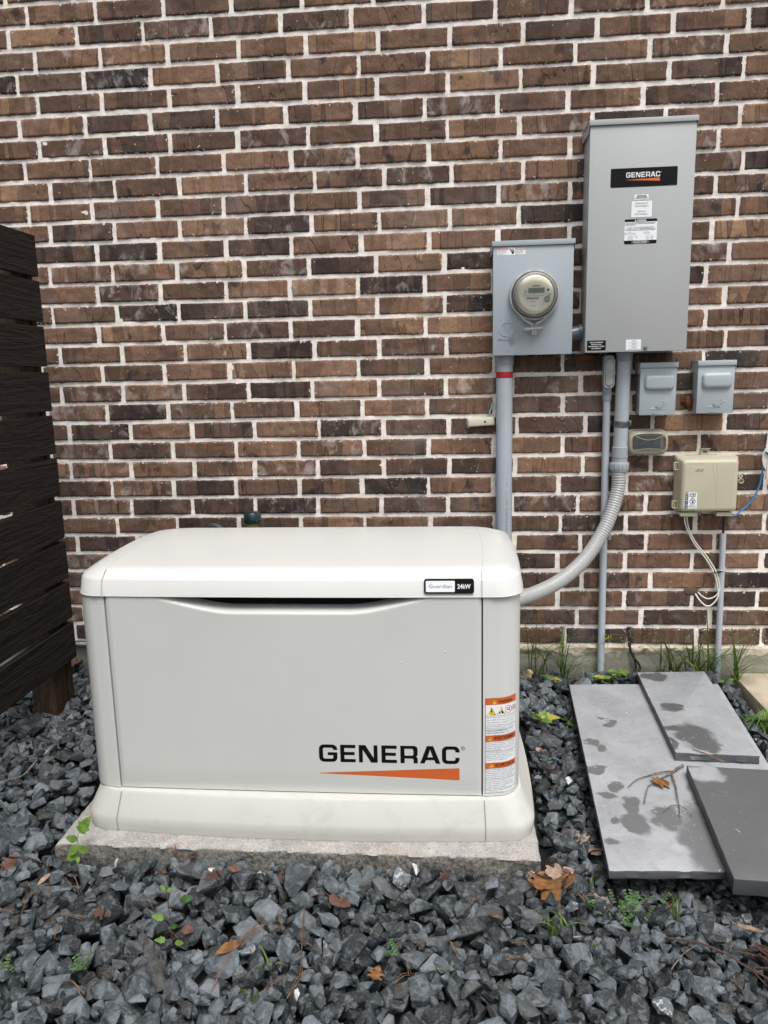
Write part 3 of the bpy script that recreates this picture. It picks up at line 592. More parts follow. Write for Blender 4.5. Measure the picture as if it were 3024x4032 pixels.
# warning label wrapped round the right corner post
P = [Vector((x, y, 0)) for x, y in post_path(1)]; cum = [0]
for i in range(1, len(P)): cum.append(cum[-1]+(P[i]-P[i-1]).length)
def fl(u, v, h):
    u = min(max(u, 0), cum[-1]-1e-5); i = max(j for j in range(len(cum)-1) if cum[j] <= u); t = (u-cum[i])/(cum[i+1]-cum[i]); q = P[i].lerp(P[i+1], t)
    def tg(j): a = P[min(j+1, len(P)-1)]-P[max(j-1, 0)]; return a.normalized()
    d = tg(i).lerp(tg(i+1), t).normalized(); nrm = Vector((d.y, -d.x, 0)); q = q+nrm*(h+.0006); return (q.x, q.y, v)
Lu0, Lu1 = .006, .099; b = MB(); zb, ztp = .2085, .481; w = Lu1-Lu0
b.rect(Lu0, zb, Lu1, ztp, fl, 0, .0, 16); b.rect(Lu0+.0008, zb+.0008, Lu1-.0008, ztp-.0008, fl, 1, .0003, 16)
hd = [(.481-.019, .481, 'WARNING', .042), (.3755-.0165, .3755, 'AVERTISSEMENT', .066), (.2975-.016, .2975, 'ADVERTENCIA', .058)]
for z0, z1, tx, tw in hd:
    b.rect(Lu0+.0006, z0, Lu1-.0006, z1, fl, 2, .0005, 16); b.text(tx, .0125, Lu0+w*.60, z0+.0042, fl, 0, .0007, 'CENTER', tw, .02)
    ux = Lu0+w*.60-tw/2-.010; b.poly([[(ux-.0055, z0+.003), (ux+.0055, z0+.003), (ux, z0+.0135)]], fl, 3, .0007); b.poly([[(ux-.0006, z0+.006), (ux+.0006, z0+.006), (ux+.0009, z0+.011), (ux-.0009, z0+.011)]], fl, 0, .0009)
for i, ux in enumerate((Lu0+.016, Lu0+.043)):
    b.poly([[(ux-.0122, .4335), (ux+.0122, .4335), (ux, .4555)]], fl, 0, .0005); b.poly([[(ux-.0105, .4345), (ux+.0105, .4345), (ux, .4535)]], fl, 3, .0007)
    if i == 0: b.poly([[(ux+.001, .4505), (ux-.003, .4430), (ux, .4430), (ux-.0018, .4362), (ux+.0035, .4445), (ux+.0006, .4447), (ux+.003, .4500)]], fl, 0, .0009)
    else:
        b.poly([[(ux-.0065, .4365), (ux-.002, .4365), (ux-.0035, .4425), (ux-.0055, .4425)]], fl, 0, .0009); b.poly([[(ux+.001, .4365), (ux+.0065, .4365), (ux+.0055, .4405), (ux+.003, .4415), (ux+.003, .4455), (ux, .4435), (ux-.001, .4465), (ux-.0005, .4405)]], fl, 0, .0009)
for ux in (Lu0+.0645, Lu0+.083):
    rO = .0108 if ux < .08 else .0088
    b.poly([arc(ux, .4455, rO, 0, 360, 24)[:-1], arc(ux, .4455, rO-.0014, 0, 360, 24)[:-1]], fl, 4, .0005)
    d = (rO-.001)*.707; b.poly([[(ux-d-.0006, .4455+d-.0006), (ux-d+.0006, .4455+d+.0006), (ux+d+.0006, .4455-d+.0006), (ux+d-.0006, .4455-d-.0006)]], fl, 4, .0009)
    b.rect(ux-.006, .4435, ux+.004, .4452, fl, 0, .0007); b.poly([arc(ux+.0025, .449, .0022, 0, 360, 8)[:-1]], fl, 5, .0007)
blocks = [(.4300, ["Risk of electric shock. No user serviceable", "parts inside. The control panel for this", "engine generator is intended to only be", "operated by qualified service personnel."], 1), (.4000, ["Explosion of battery gases can cause", "severe injury or death. Do not smoke,", "strike a match or cause a spark in the", "vicinity of this battery compartment."], 1), (.3815+.0125-.003, ["Cancer and reproductive harm", "www.P65Warnings.ca.gov."], 0),
          (.3580, ["Risque de choc electrique. Aucune piece", "reparable par l'utilisateur. Le controle", "panneau de ce generateur de moteur est", "destine a etre utilise uniquement par du", "personnel qualifie."], 1), (.3300, ["L'explosion de gaz de la batterie peut", "causer des blessures graves ou la mort.", "Ne pas fumer, ne pas allumer une", "allumette ni provoquer une etincelle a", "proximite de ce compartiment."], 0),
          (.2805, ["Riesgo de descarga electrica. No hay", "piezas que el usuario pueda reparar. El", "control panel para este generador de motor", "esta destinado a ser operado solamente", "por personal de servicio calificado."], 1), (.2505, ["La explosion de los gases de la bateria", "puede causar danos severos o la", "muerte. No fume, ni encienda cerillas", "ni haga chispas en la vecindad de este", "compartimiento de baterias."], 1), (.2205, ["Produce cancer y danos reproductivos", "www.P65Warnings.ca.gov."], 0)]
for zt_, lines, rule in blocks:
    n = len(lines); hgt = .0272 if n >= 4 else .011; st = hgt/n
    for i, s_ in enumerate(lines): b.text(s_, .0052, Lu0+.003, zt_-st*(i+.8), fl, 5, .0006, 'LEFT', min(w-.008, .0021*len(s_)))
    b.rect(Lu0, zt_+.0001, Lu1, zt_+.0009, fl, 0, .0005, 16)
b.build('warning_label', ['ink', 'white', 'orange', 'yellow', 'redp', 'inkg'], cp if False else [o for o in gen.children if o.name.startswith('corner_post')][0], 0)
MB().box(1.556, 1.568, -.62, -.42, .57, .665, 0, .002).build('conduit_bushing', 'rubber', gen)

# ================================================================== SHEET METAL BOXES
def rain_box(root, x0, x1, z0, z1, d, mat, lip=.018, ov=.004, coverz=None):
    """box body, front cover hanging proud with turned edges, folded rain cap"""
    b = MB(); b.box(x0+.004, x1-.004, -d+.012, .004, z0+.003, z1-.004, 0, .002); body = b.build('box_body', mat, root)
    b = MB(); b.box(x0, x1, -d, -d+.018, z0, z1-lip*.6, 0, .0018); cov = b.build('front_cover', mat, root)
    b = MB(); b.box(x0-ov, x1+ov, -d-.006, -d-.0035, z1-lip, z1+.001, 0, .0008); b.box(x0-ov, x1+ov, -d-.0034, .0, z1-.0015, z1+.0015, 0, .0008)
    for xx, s_ in ((x0-ov, 1), (x1+ov, -1)):
        xa, xb = sorted((xx, xx+s_*.002)); b.poly([[(-d-.0034, z1-.002), (-d-.0034, z1-lip), (-d+.012, z1-lip*2.3), (-.004, z1-lip*2.3), (-.004, z1-.002)]], lambda u, v, h, xa=xa: (xa+h, u, v), 0, 0, xb-xa)
    b.build('rain_cap', mat, root)
    return body, cov
# meter socket
ms = thing('meter_box', (1.67, 0, 1.378), 'blue-grey steel electric meter box with round glass meter on the brick wall', 'meter box')
body, cov = rain_box(ms, 1.528, 1.809, 1.378, 1.772, .11, 'steelb', .0165)
fm = front(-.1102)
b = MB(); b.poly([rrect(1.5415, 1.7245, 1.6415, 1.7505, .003)], fm, 0, .0003)
for u0, u1, tx in ((1.5415, 1.580, 'DANGER'), (1.6035, 1.6415, 'PELIGRO')):
    b.rect(u0+.0012, 1.7418, u1-.0012, 1.7495, fm, 1, .0006); b.text(tx, .0075, (u0+u1)/2+.003, 1.7430, fm, 0, .0008, 'CENTER', (u1-u0)*.68, .03); b.poly([[(u0+.002, 1.7428), (u0+.007, 1.7428), (u0+.0045, 1.7485)]], fm, 0, .0008)
    for i, s_ in enumerate(('Hazardous voltage.', 'Will cause death or injury.', 'Turn off power supply', 'before servicing.', 'Qualified personnel only')): b.text(s_, .0031, u0+.002, 1.7380-.0030*i, fm, 2, .0006, 'LEFT', (u1-u0)*(.7, .85, .7, .5, .88)[i])
b.poly([[(1.582, 1.7475), (1.588, 1.7435), (1.5862, 1.7425), (1.592, 1.7385), (1.5895, 1.7360), (1.5945, 1.7345), (1.5925, 1.7378), (1.5952, 1.7392), (1.5905, 1.7430), (1.5925, 1.7440), (1.5835, 1.7482)]], fm, 2, .0006)
b.poly([rrect(1.5930, 1.7285, 1.6005, 1.7350, .002)], fm, 2, .0006)
for i, (a, h) in enumerate(((1.5932, 1.741), (1.5952, 1.7455), (1.5972, 1.7465), (1.5992, 1.744), (1.6008, 1.7385))): b.rect(a, 1.734, a+.0013, h, fm, 2, .0006)
b.build('danger_label', ['white', 'redp', 'ink'], cov, 0)
b = MB(); fe = front(-.1100); b.text('MILBANK', .0125, 1.5785, 1.4325, fe, 0, -.0005, 'CENTER', .063, .02, .003)
b.poly([arc(1.578, 1.470, .026, 0, 360, 30)[:-1], arc(1.578, 1.470, .0235, 0, 360, 30)[:-1]], fe, 0, -.0005, .003); b.rect(1.577, 1.445, 1.579, 1.495, fe, 0, .001)
for sx in (-1, 1): b.poly([[(1.578+sx*(.009+.006*cos(R(a))), 1.463+.017*sin(R(a))) for a in range(0, 181, 20)]+[(1.578+sx*(.009+.004*cos(R(a))), 1.463+.015*sin(R(a))) for a in range(180, -1, -20)]], fe, 0, -.0005, .003)
b.build('embossed_mark', 'steelb', cov, 0)
mc = Vector((1.672, -.11, 1.585))
b = MB(); b.lathe([(.0885, 0), (.0885, .010), (.0875, .022), (.081, .023), (.0795, .018), (.0795, 0)], mc, (0, -1, 0), 64, 0, False); ringo = b.build('sealing_ring', 'alu', ms)
b = MB(); y = -.128
for s_ in (-1, 1): b.tube(smooth_path([mc+Vector((s_*.052, -.018, -.068)), mc+Vector((s_*.027, -.020, -.090)), mc+Vector((s_*.0075, -.022, -.103)), mc+Vector((s_*.0045, -.022, -.138))], 5), .0048, 8)
b.build('ring_clamp', 'alu', ringo)
b = MB(); b.tube([(1.636, -.134, 1.4662), (1.660, -.134, 1.468), (1.702, -.134, 1.4695)], [.0058, .0068, .0062], 10); b.build('clamp_screw', 'alu', ringo)
b = MB(); b.xbox((1.606, -.118, 1.447), (.016, .010, .042), Matrix.Rotation(R(38), 3, 'Y'), 0, .002); b.tube([(1.619, -.122, 1.461), (1.628, -.124, 1.474), (1.640, -.127, 1.476)], .0006, 5); b.build('plastic_seal_tag', 'clear', ms)
# the meter itself
b = MB(); b.lathe([(.078, .0), (.078, .012), (.0765, .014), (.0, .015)], mc, (0, -1, 0), 48, 0, True); b.build('meter_base', 'coup', ms)
b = MB(); b.lathe([(.066, .014), (.066, .032), (.062, .036), (.060, .066), (.0575, .070)], mc, (0, -1, 0), 48, 0, True); met = b.build('meter_body', 'cream', ms)
FY = mc.y-.0705; ff = front(FY); b = MB(); cx, cz = mc.x, mc.z
b.poly([arc(cx, cz, .057, 0, 360, 48)[:-1]], ff, 0, .0)
b.poly([[(cx+.055, cz-.004)]+[(cx+.056*cos(R(a)), cz+.056*sin(R(a))) for a in range(-176, -84, 6)]+[(cx+.0065, cz-.052), (cx+.018, cz-.028), (cx+.035, cz-.012), (cx+.044, cz-.0035)]][0:1], ff, 1, .0004)
b.rect(cx-.027, cz+.001, cx+.029, cz+.019, ff, 2, .0006); b.text('808888', .0165, cx+.024, cz+.0035, ff, 3, .0008, 'RIGHT', .036); b.text('888', .009, cx-.0245, cz+.008, ff, 3, .0008, 'LEFT', .010)
b.rect(cx-.012, cz+.0235, cx+.014, cz+.027, ff, 4, .0006)
b.poly([arc(cx+.041, cz+.011, .0056, 0, 360, 16)[:-1]], ff, 1, .0006); b.poly([arc(cx+.041, cz+.011, .0042, 0, 360, 16)[:-1]], ff, 5, .0009)
b.text('CL200 240V 3W TYPE C2SOD 30TA 1.0Kh', .0048, cx-.046, cz-.0085, ff, 4, .0008, 'LEFT', .075); b.text('CenterPoint Energy', .0056, cx-.033, cz-.0135, ff, 5, .0008, 'LEFT', .042)
rq = random.Random(2); u = cx-.034
while u < cx+.010:
    wq = rq.choice((.0004, .0008, .0012)); b.rect(u, cz-.0195, u+wq, cz-.0150, ff, 5, .0008); u += wq+rq.choice((.0004, .0007))
b.text('88 407 444', .0056, cx-.0215, cz-.0285, ff, 4, .0008, 'LEFT', .019); b.text('OpenWay', .0058, cx-.022, cz-.0425, ff, 4, .0008, 'LEFT', .020); b.text('itron', .0035, cx-.006, cz-.0455, ff, 4, .0008)
for sx in (-.036,): b.poly([arc(cx+sx, cz+.009, .0022, 0, 360, 10)[:-1], arc(cx+sx, cz+.009, .0014, 0, 360, 10)[:-1]], ff, 5, .0006); b.rect(cx+sx-.0024, cz-.002, cx+sx-.0014, cz+.008, ff, 5, .0006); b.rect(cx+sx+.0014, cz-.002, cx+sx+.0024, cz+.008, ff, 5, .0006)
b.build('faceplate', ['cream', 'creaml', 'lcd', 'lcdd', 'inkg', 'ink'], met, 0)
b = MB(); b.lathe([(.0105, 0), (.0105, .006), (.008, .008), (.006, .004)], (cx+.038, FY, cz-.020), (0, -1, 0), 20, 0, True); b.build('optical_port', 'alu', met)
b = MB(); b.lathe([(.0775, .012), (.0765, .028), (.0735, .034), (.0715, .060), (.0685, .074), (.0655, .079), (.061, .081), (.0595, .0785), (.0, .0785)], mc, (0, -1, 0), 64, 0, False); b.build('glass_cover', 'clear', ms, 30)

# transfer switch cabinet
ts = thing('transfer_switch_cabinet', (2.024, 0, 1.38), 'tall grey steel transfer switch cabinet with black name plate on the brick wall', 'electrical cabinet')
tm = .003
body, cov = rain_box(ts, 1.850, 2.199, 1.380, 2.144, .140, 'steel', .0165, .004)
ft = front(-.1402)
b = MB(); b.poly([rrect(1.9215, 1.928, 2.1425, 1.989, .004)], ft, 0, .0003); put_logo(b, 1.973, 1.9585, .0165, ft, 1, 2, .0006, width=.112); b.text('0K7008 Rev B', .0035, 2.137, 1.930, ft, 3, .0006, 'RIGHT'); b.build('name_plate', ['black', 'inkw', 'orange', 'inkg'], cov, 0)
b = MB(); b.rect(2.003, 1.8865, 2.050, 1.9035, ft, 0, .0003)
for i, s_ in enumerate(('SUITABLE FOR USE', 'AS SERVICE EQUIPMENT', 'AND SERVICE DISCONNECT')): b.text(s_, .0046, 2.0265, 1.8985-.0044*i, ft, 1, .0006, 'CENTER', (.029, .037, .041)[i], .03)
b.build('service_label', ['white', 'ink'], cov, 0)
b = MB(); b.rect(1.993, 1.8290, 2.064, 1.8835, ft, 0, .0003); b.rect(1.9938, 1.8298, 2.0632, 1.8827, ft, 2, .0004)
for i, s_ in enumerate(('EMERGENCY', 'DISCONNECT', '', 'SERVICE', 'DISCONNECT')):
    if s_: b.text(s_, .0076, 2.0285, 1.8715-.0082*i-(.0005*i), ft, 1, .0006, 'CENTER', (.043, .046, 0, .027, .046)[i])
b.build('disconnect_label', ['inkg', 'ink', 'white'], cov, 0)
b = MB(); b.poly([rrect(1.973, 1.7425, 2.082, 1.8240, .005)], ft, 0, .0003); b.rect(1.9732, 1.7545, 2.0818, 1.8150, ft, 1, .0005)
b.text('WARNING', .0078, 2.030, 1.8168, ft, 1, .0006, 'CENTER', .030, .03); b.poly([[(2.0065, 1.8165), (2.0125, 1.8165), (2.0095, 1.8225)]], ft, 1, .0006)
for i, s_ in enumerate(('SHOCK HAZARD POSSIBLE IF GROUNDING ELECTRODE CONDUCTOR OR BONDING', 'JUMPER CONNECTION IN THIS EQUIPMENT IS REMOVED WHILE ENERGIZED', 'EQUIPMENT IS ENERGIZED.')): b.text(s_, .0034, 1.975, 1.8108-.0036*i, ft, 0, .0008, 'LEFT', (.103, .098, .034)[i], .02)
b.rect(1.975, 1.7990, 2.080, 1.7994, ft, 2, .0008)
for i, s_ in enumerate(('This generator is equipped with a STANDBY GENERATOR SYSTEM', 'Cette installation est equipee d\'un SYSTEME DE GENERATRICE DE SECOURS', 'Esta instalacion esta equipada con un SISTEMA GENERADOR DE RESERVA')): b.text(s_, .0036, 1.977+.006*(i == 0), 1.7945-.0040*i, ft, 0, .0008, 'LEFT', (.086, .1, .098)[i], .02)
for i, (u, v, wd) in enumerate(((1.984, 1.7805, .013), (1.984, 1.777, .026), (1.984, 1.7735, .028), (2.043, 1.7805, .012), (2.043, 1.777, .018), (2.043, 1.7735, .014))): b.text(('FUEL TYPE', 'TYPE DE CARBURANT', 'TIPO DE COMBUSTIBLE', 'LOCATION', 'EMPLACEMENT', 'UBICACION')[i], .0032, u, v, ft, 2, .0008, 'LEFT', wd)
for u, v in ((1.985, 1.768), (2.009, 1.768), (1.985, 1.760), (2.046, 1.768), (2.061, 1.768), (2.046, 1.761), (2.061, 1.761)):
    b.poly([arc(u, v, .0019, 0, 360, 10)[:-1], arc(u, v, .0015, 0, 360, 10)[:-1]], ft, 2, .0008)
    for j in range(3): b.text(('Natural gas', 'Gaz naturel', 'Gas natural')[j] if u < 2 else ('North', 'Nord', 'Norte')[j], .0028, u+.003, v-.0006-.0027*j, ft, 2, .0008, 'LEFT', .014 if u < 2 else .006)
b.poly([[(1.976, 1.7745), (1.9795, 1.7745), (1.9795, 1.7785), (1.976, 1.7785)]], ft, 0, .0008); b.poly([[(2.037, 1.7775), (2.0395, 1.780), (2.042, 1.7775), (2.0395, 1.775)], [(2.038, 1.7775), (2.0395, 1.779), (2.041, 1.7775), (2.0395, 1.776)]], ft, 2, .0008)
for i, s_ in enumerate(('DO NOT REMOVE THIS DECAL', 'NE PAS ENLEVER CETTE ETIQUETTE', 'NO RETIRAR LA PEGATINA')): b.text(s_, .0036, 2.0275, 1.7512-.0035*i, ft, 1, .0006, 'CENTER', (.048, .06, .044)[i], .02)
b.build('warning_label', ['ink', 'white', 'inkg'], cov, 0)
b = MB(); b.poly([rrect(1.8565, 1.3865, 1.9215, 1.4215, .003)], ft, 0, .0003)
for i, s_ in enumerate(('FULLY AUTOMATED', 'DIGITAL LOAD', 'MANAGEMENT SYSTEM', 'NEC COMPLIANT')): b.text(s_, .0052, 1.889, 1.4130-.0070*i, ft, 1, .0006, 'CENTER', (.046, .034, .054, .034)[i], .02)
b.build('load_label', ['black', 'inkw'], cov, 0)
b = MB(); b.rect(1.991, 1.3865, 2.0425, 1.4215, ft, 0, .0003)
for i in range(3):
    b.text(('WARNING', 'AVERTISSEMENT', 'ADVERTENCIA')[i], .0034, 2.018, 1.4155-.0108*i, ft, 1, .0006, 'CENTER', .016, .03)
    b.text('Cancer and reproductive harm', .0030, 2.0165, 1.4118-.0108*i, ft, 2, .0006, 'CENTER', .042); b.text('www.P65Warnings.ca.gov', .0030, 2.0165, 1.4088-.0108*i, ft, 2, .0006, 'CENTER', .035)
b.build('cancer_label', ['white', 'ink', 'inkg'], cov, 0)
b = MB(); b.lathe([(.0065, 0), (.0065, .004), (.005, .006), (.0, .0062)], (2.058, -.140, 1.3915), (0, -1, 0), 20); b.build('latch_screw', 'galv', cov)
b = MB(); b.box(1.993, 2.037, -.156, -.139, 1.3785, 1.3805); b.build('hasp', 'galv', cov)

# ================================================================== CONDUITS
def conduit(name, root, mat, path, r, **k):
    b = MB(); b.tube(path, r, 28); return b.build(name, mat, root)
mcon = thing('meter_conduit', (1.577, -.05, .13), 'thick grey plastic conduit with a red tape band running down from the meter box', 'conduit')
conduit('pipe', mcon, 'pvc', [(1.5765, -.042, .05), (1.5755, -.042, .7), (1.5745, -.044, 1.372)], .0305)
b = MB(); b.lathe([(.0305, 0), (.0345, .001), (.0350, .030), (.0350, .033)], (1.5745, -.044, 1.345), (0, 0, 1), 36); b.build('coupling', 'pvcd', mcon)
b = MB(); b.lathe([(.0309, 0), (.0312, .001), (.0312, .022), (.0309, .023)], (1.5745, -.0438, 1.297), (0, 0, 1), 36, 0, False); b.build('tape_band', 'red', mcon)
fp = lambda u, v, h: (1.5755+(.0307+h)*sin(v), -.042-(.0307+h)*cos(v), u)
b = MB()
b.text('UL LISTED  SCHEDULE 40 PVC CONDUIT  SUNLIGHT RESISTANT  90C     UL LISTED  SCHEDULE 40 PVC CONDUIT', .012, 1.27, 0.15, lambda u, v, h: fp(1.27-(u-1.27), .15+(v-.15)/.031, h), 0, .0002, 'LEFT', .62)
b.build('printed_marking', 'inkg', mcon, 0)
cn = thing('conduit_elbow', (1.83, -.05, 1.44), 'short curved slate-grey conduit bridging the meter box and tall cabinet', 'conduit')
conduit('elbow_pipe', cn, 'pvcelb', smooth_path([(1.800, -.060, 1.449), (1.815, -.060, 1.449), (1.832, -.059, 1.452), (1.860, -.058, 1.456)], 5), .026)
b = MB(); b.lathe([(.026, 0), (.029, .001), (.029, .014), (.026, .015)], (1.840, -.059, 1.4535), (1, 0, .15), 28); b.build('elbow_collar', 'pvcelb', cn)

thin = thing('thin_conduit', (1.956, -.03, .13), 'thin grey conduit with a cast access fitting running down to the gravel', 'conduit')
conduit('pipe', thin, 'pvc', [(1.9600, -.030, .08), (1.9575, -.030, .5), (1.9525, -.030, 1.23)], .0137)
b = MB(); b.lathe([(.0138, 0), (.0165, .001), (.0170, .022), (.0185, .024), (.0185, .031), (.0165, .033)], (1.9528, -.030, 1.205), (0, 0, 1), 28); b.build('coupling', 'pvcd', thin)
b = MB(); fy = front(-.062)
b.box(1.934, 1.969, -.062, -.012, 1.262, 1.372, 0, .008, 3); b.lathe([(.0165, 0), (.0172, .03)], (1.952, -.033, 1.236), (0, 0, 1), 24); b.build('access_fitting', 'coup', thin)
b = MB(); pl = arc(1.9525, 1.3475, .0195, 0, 180, 12)+arc(1.9525, 1.2705, .0195, 180, 360, 12); pl2 = arc(1.9525, 1.343, .0135, 0, 180, 12)+arc(1.9525, 1.275, .0135, 180, 360, 12)
b.poly([pl], fy, 0, -.0005, .004); b.poly([pl2], fy, 0, .0034, .0025); b.poly([arc(1.9525, 1.345, .0155, 0, 180, 12)+arc(1.9525, 1.273, .0155, 180, 360, 12), pl2], fy, 1, .0037); cv = b.build('cover_plate', ['alu', 'inkg'], thin)
for z in (1.3605, 1.2575): MB().lathe([(.0032, 0), (.0028, .0018), (0, .002)], (1.9525, -.0665, z), (0, -1, 0), 12).build('screw', 'galv', cv)
b = MB(); b.xbox((1.981, -.014, .686), (.012, .004, .028), Matrix.Rotation(0, 3, 'Y'), 0, .001); b.lathe([(.004, 0), (.003, .002), (0, .0022)], (1.981, -.0155, .686), (0, -1, 0), 10); b.build('mounting_clip', 'pvcd', thin)

big = thing('flexible_conduit_run', (2.005, -.05, .94), 'grey conduit below the tall cabinet turning into ribbed flexible hose to the generator', 'conduit')
conduit('pipe', big, 'pvc', [(2.0020, -.050, 1.02), (2.0050, -.050, 1.2), (2.0055, -.051, 1.380)], .0258)
b = MB(); b.lathe([(.026, 0), (.0285, .001), (.0292, .03), (.0292, .034)], (2.0055, -.051, 1.347), (0, 0, 1), 32); b.build('upper_coupling', 'pvcd', big)
b = MB(); b.lathe([(.026, .0), (.0282, .001), (.0285, .056), (.026, .058)], (2.0020, -.050, .978), (0, 0, 1), 32); b.lathe([(.0298, 0), (.0298, .003)], (2.0020, -.050, .997), (0, 0, 1), 32); b.build('coupling', 'coup', big)
b = MB(); b.lathe([(.028, 0), (.0315, .002), (.034, .010), (.034, .030), (.0315, .036), (.028, .037)], (2.0010, -.052, .942), (0, 0, 1), 40)
for i in range(14):
    a = 2*pi*i/14; b.xbox((2.0010+.0335*cos(a), -.052+.0335*sin(a), .964), (.007, .004, .022), Matrix.Rotation(a-pi/2, 3, 'Z'), 0, .001)
b.build('compression_nut', 'coup', big)
fpts = [(2.0005, -.054, .955), (1.999, -.056, .935), (1.998, -.060, .882), (1.982, -.075, .823), (1.953, -.10, .755), (1.914, -.13, .694), (1.864, -.175, .640), (1.806, -.23, .602), (1.74, -.29, .575), (1.671, -.35, .5605), (1.596, -.42, .557), (1.545, -.465, .558)]
dense = smooth_path(fpts, 60); L = [0]
for i in range(1, len(dense)): L.append(L[-1]+(dense[i]-dense[i-1]).length)
pts = []; rad = []; step = .0103; s_ = 0; j = 0
while s_ < L[-1]:
    while L[j+1] < s_: j += 1
    t = (s_-L[j])/(L[j+1]-L[j]+1e-9); pts.append(dense[j].lerp(dense[j+1], t)); k = (s_/step) % 1; rad.append(.0242+.0020*(.5+.5*cos(2*pi*k))**.6); s_ += step/7
b = MB(); b.tube(pts, rad, 28); b.build('ribbed_hose', 'flexm', big, 180)
b = MB(); b.tube([(2.0045+.0275*sin(R(a)), -.050-.0275*cos(R(a)), 1.1195) for a in range(-100, 101, 10)], .001, 4)
sb = []
for z in (1.108, 1.1135, 1.1195, 1.1255, 1.131): sb.append([(2.0045+(.0272+(.0012 if z in (1.1135, 1.1255) else 0))*sin(R(a)), -.050-(.0272+(.0012 if z in (1.1135, 1.1255) else 0))*cos(R(a)), z) for a in range(-100, 101, 8)])
b.loft(sb, 0, False, False, closed=False)
for s_ in (-1, 1): b.box(*sorted((2.0045+s_*.026, 2.0045+s_*.044)), -.018, -.015, 1.108, 1.131, 0, .001); b.lathe([(.0055, 0), (.0045, .004), (0, .0045)], (2.0045+s_*.0355, -.018, 1.1195), (0, -1, 0), 6)
b.build('pipe_strap', 'galv', big, 40)

rc = thing('cable_conduit', (2.407, -.03, .13), 'narrow pale grey conduit below the beige telecom box with black cable entering its top', 'conduit')
conduit('pipe', rc, 'pvc', [(2.4085, -.028, .06), (2.404, -.028, .4), (2.3995, -.028, .700)], .0112)
conduit('black_cable', rc, 'rubber', [(2.3995, -.028, .68), (2.397, -.030, .78)], .0042)
b = MB(); b.tube([(2.4015+.0125*sin(R(a)), -.028-.0125*cos(R(a)), .556) for a in range(-110, 111, 10)], .0022, 6); b.xbox((2.414, -.012, .556), (.018, .003, .012), Matrix.Rotation(0, 3, 'Y'), 0, .001); b.build('pipe_strap', 'pvc', rc)

# ================================================================== DISCONNECT BOXES
def duck(b, ox, oz, k, fn):
    pts = [(-.5, .02), (-.30, .06), (-.20, .12), (-.05, .20), (.08, .22), (.14, .24), (.12, .30), (.10, .36), (.13, .44), (.20, .48), (.28, .46), (.32, .40), (.46, .36), (.46, .32), (.33, .32), (.28, .28), (.30, .22), (.36, .14), (.37, .06), (.30, .01), (.10, 0), (-.15, 0), (-.35, .0)]
    inn = []; cx = sum(p[0] for p in pts)/len(pts); cz = sum(p[1] for p in pts)/len(pts)
    P3 = [(ox+x*k, oz+z*k) for x, z in pts]
    b.tube([fn(x, z, 0) for x, z in P3+P3[:1]], .0015, 6); b.text('Midwest', .017*k/.06, ox+.03*k, oz+.045*k, fn, 0, 0, 'CENTER', .42*k, .02, .003)
    b.tube([fn(ox+x*k, oz+z*k, 0) for x, z in ((-.25, .02), (-.05, .13), (.12, .17), (.26, .18))], .001, 5)
def disconnect(x0, z0, label):
    t = thing('disconnect_box', (x0+.064, 0, z0), label, 'electrical box', 'air conditioner disconnect boxes')
    body, cov = rain_box(t, x0, x0+.128, z0, z0+.187, .078, 'steelc', .0165, .003)
    f = front(-.078); b = MB()
    lv = [(0, .0), (.001, .006), (.004, .011), (.008, .0135), (.012, .0142)]
    b.loft([[f(u, v, h) for u, v in rrect(x0+.014+i, z0+.090+i, x0+.120-i, z0+.145-i, .015-i*.5, 5)] for i, h in lv], 0, False, True); b.build('raised_handle_dome', 'steelc', cov, 60)
    b = MB(); duck(b, x0+.068, z0+.022, .060, front(-.0782)); b.build('embossed_mark', 'steelc', cov)
    b = MB(); b.box(x0+.040, x0+.086, -.090, -.076, z0-.002, z0+.0005); b.tube([f(x0+.045, z0+.003, .002), f(x0+.05, z0+.006, .004), f(x0+.082, z0+.005, .004)], .0012, 6); b.build('hasp', 'galv', cov)
disconnect(2.060, 1.152, 'small grey disconnect box with domed handle just right of the thick conduit')
disconnect(2.262, 1.155, 'small grey disconnect box with domed handle beside an orange sealant blob')
def blob(name, c, r, sc, mat, label, cat, seed, sub=3, amp=.35, parent=None):
    bm = bmesh.new(); bmesh.ops.create_icosphere(bm, subdivisions=sub, radius=1); b = MB(); rq = np.random.default_rng(seed); D = rq.normal(size=(7, 3)); D /= np.linalg.norm(D, axis=1)[:, None]; A = rq.uniform(-amp, amp, 7)
    vs = []
    for v in bm.verts:
        n = np.array(v.co); k = 1+sum(a*max(0, float(n@d))**3 for a, d in zip(A, D)); vs.append((c[0]+n[0]*r*k*sc[0], c[1]+n[1]*r*k*sc[1], c[2]+n[2]*r*k*sc[2]))
    bm.verts.index_update(); b.add(vs, [[v.index for v in f.verts] for f in bm.faces]); bm.free()
    o = b.build(name, mat, parent, 180)
    if label: tag(o, label, cat)
    return o
b = MB()
sfo = thing('sealant_blob', (2.250, -.01, 1.19), 'lumpy orange sealant foam on the bricks left of the right-hand disconnect box', 'sealant')
blob('foam_lump', (2.252, -.012, 1.195), .018, (.9, .8, 1.1), 'foam', None, None, 4, parent=sfo); blob('foam_lump', (2.236, -.008, 1.196), .0085, (1.3, .8, .9), 'foam', None, None, 8, parent=sfo); blob('foam_lump', (2.258, -.010, 1.178), .010, (.9, .8, 1.5), 'foam', None, None, 9, parent=sfo)
tag(blob('sealant_blob', (1.885, -.008, 1.368), .014, (2.0, .6, .8), 'foam', None, None, 6), 'smear of orange sealant on the bricks under the tall cabinet\'s left corner', 'sealant')

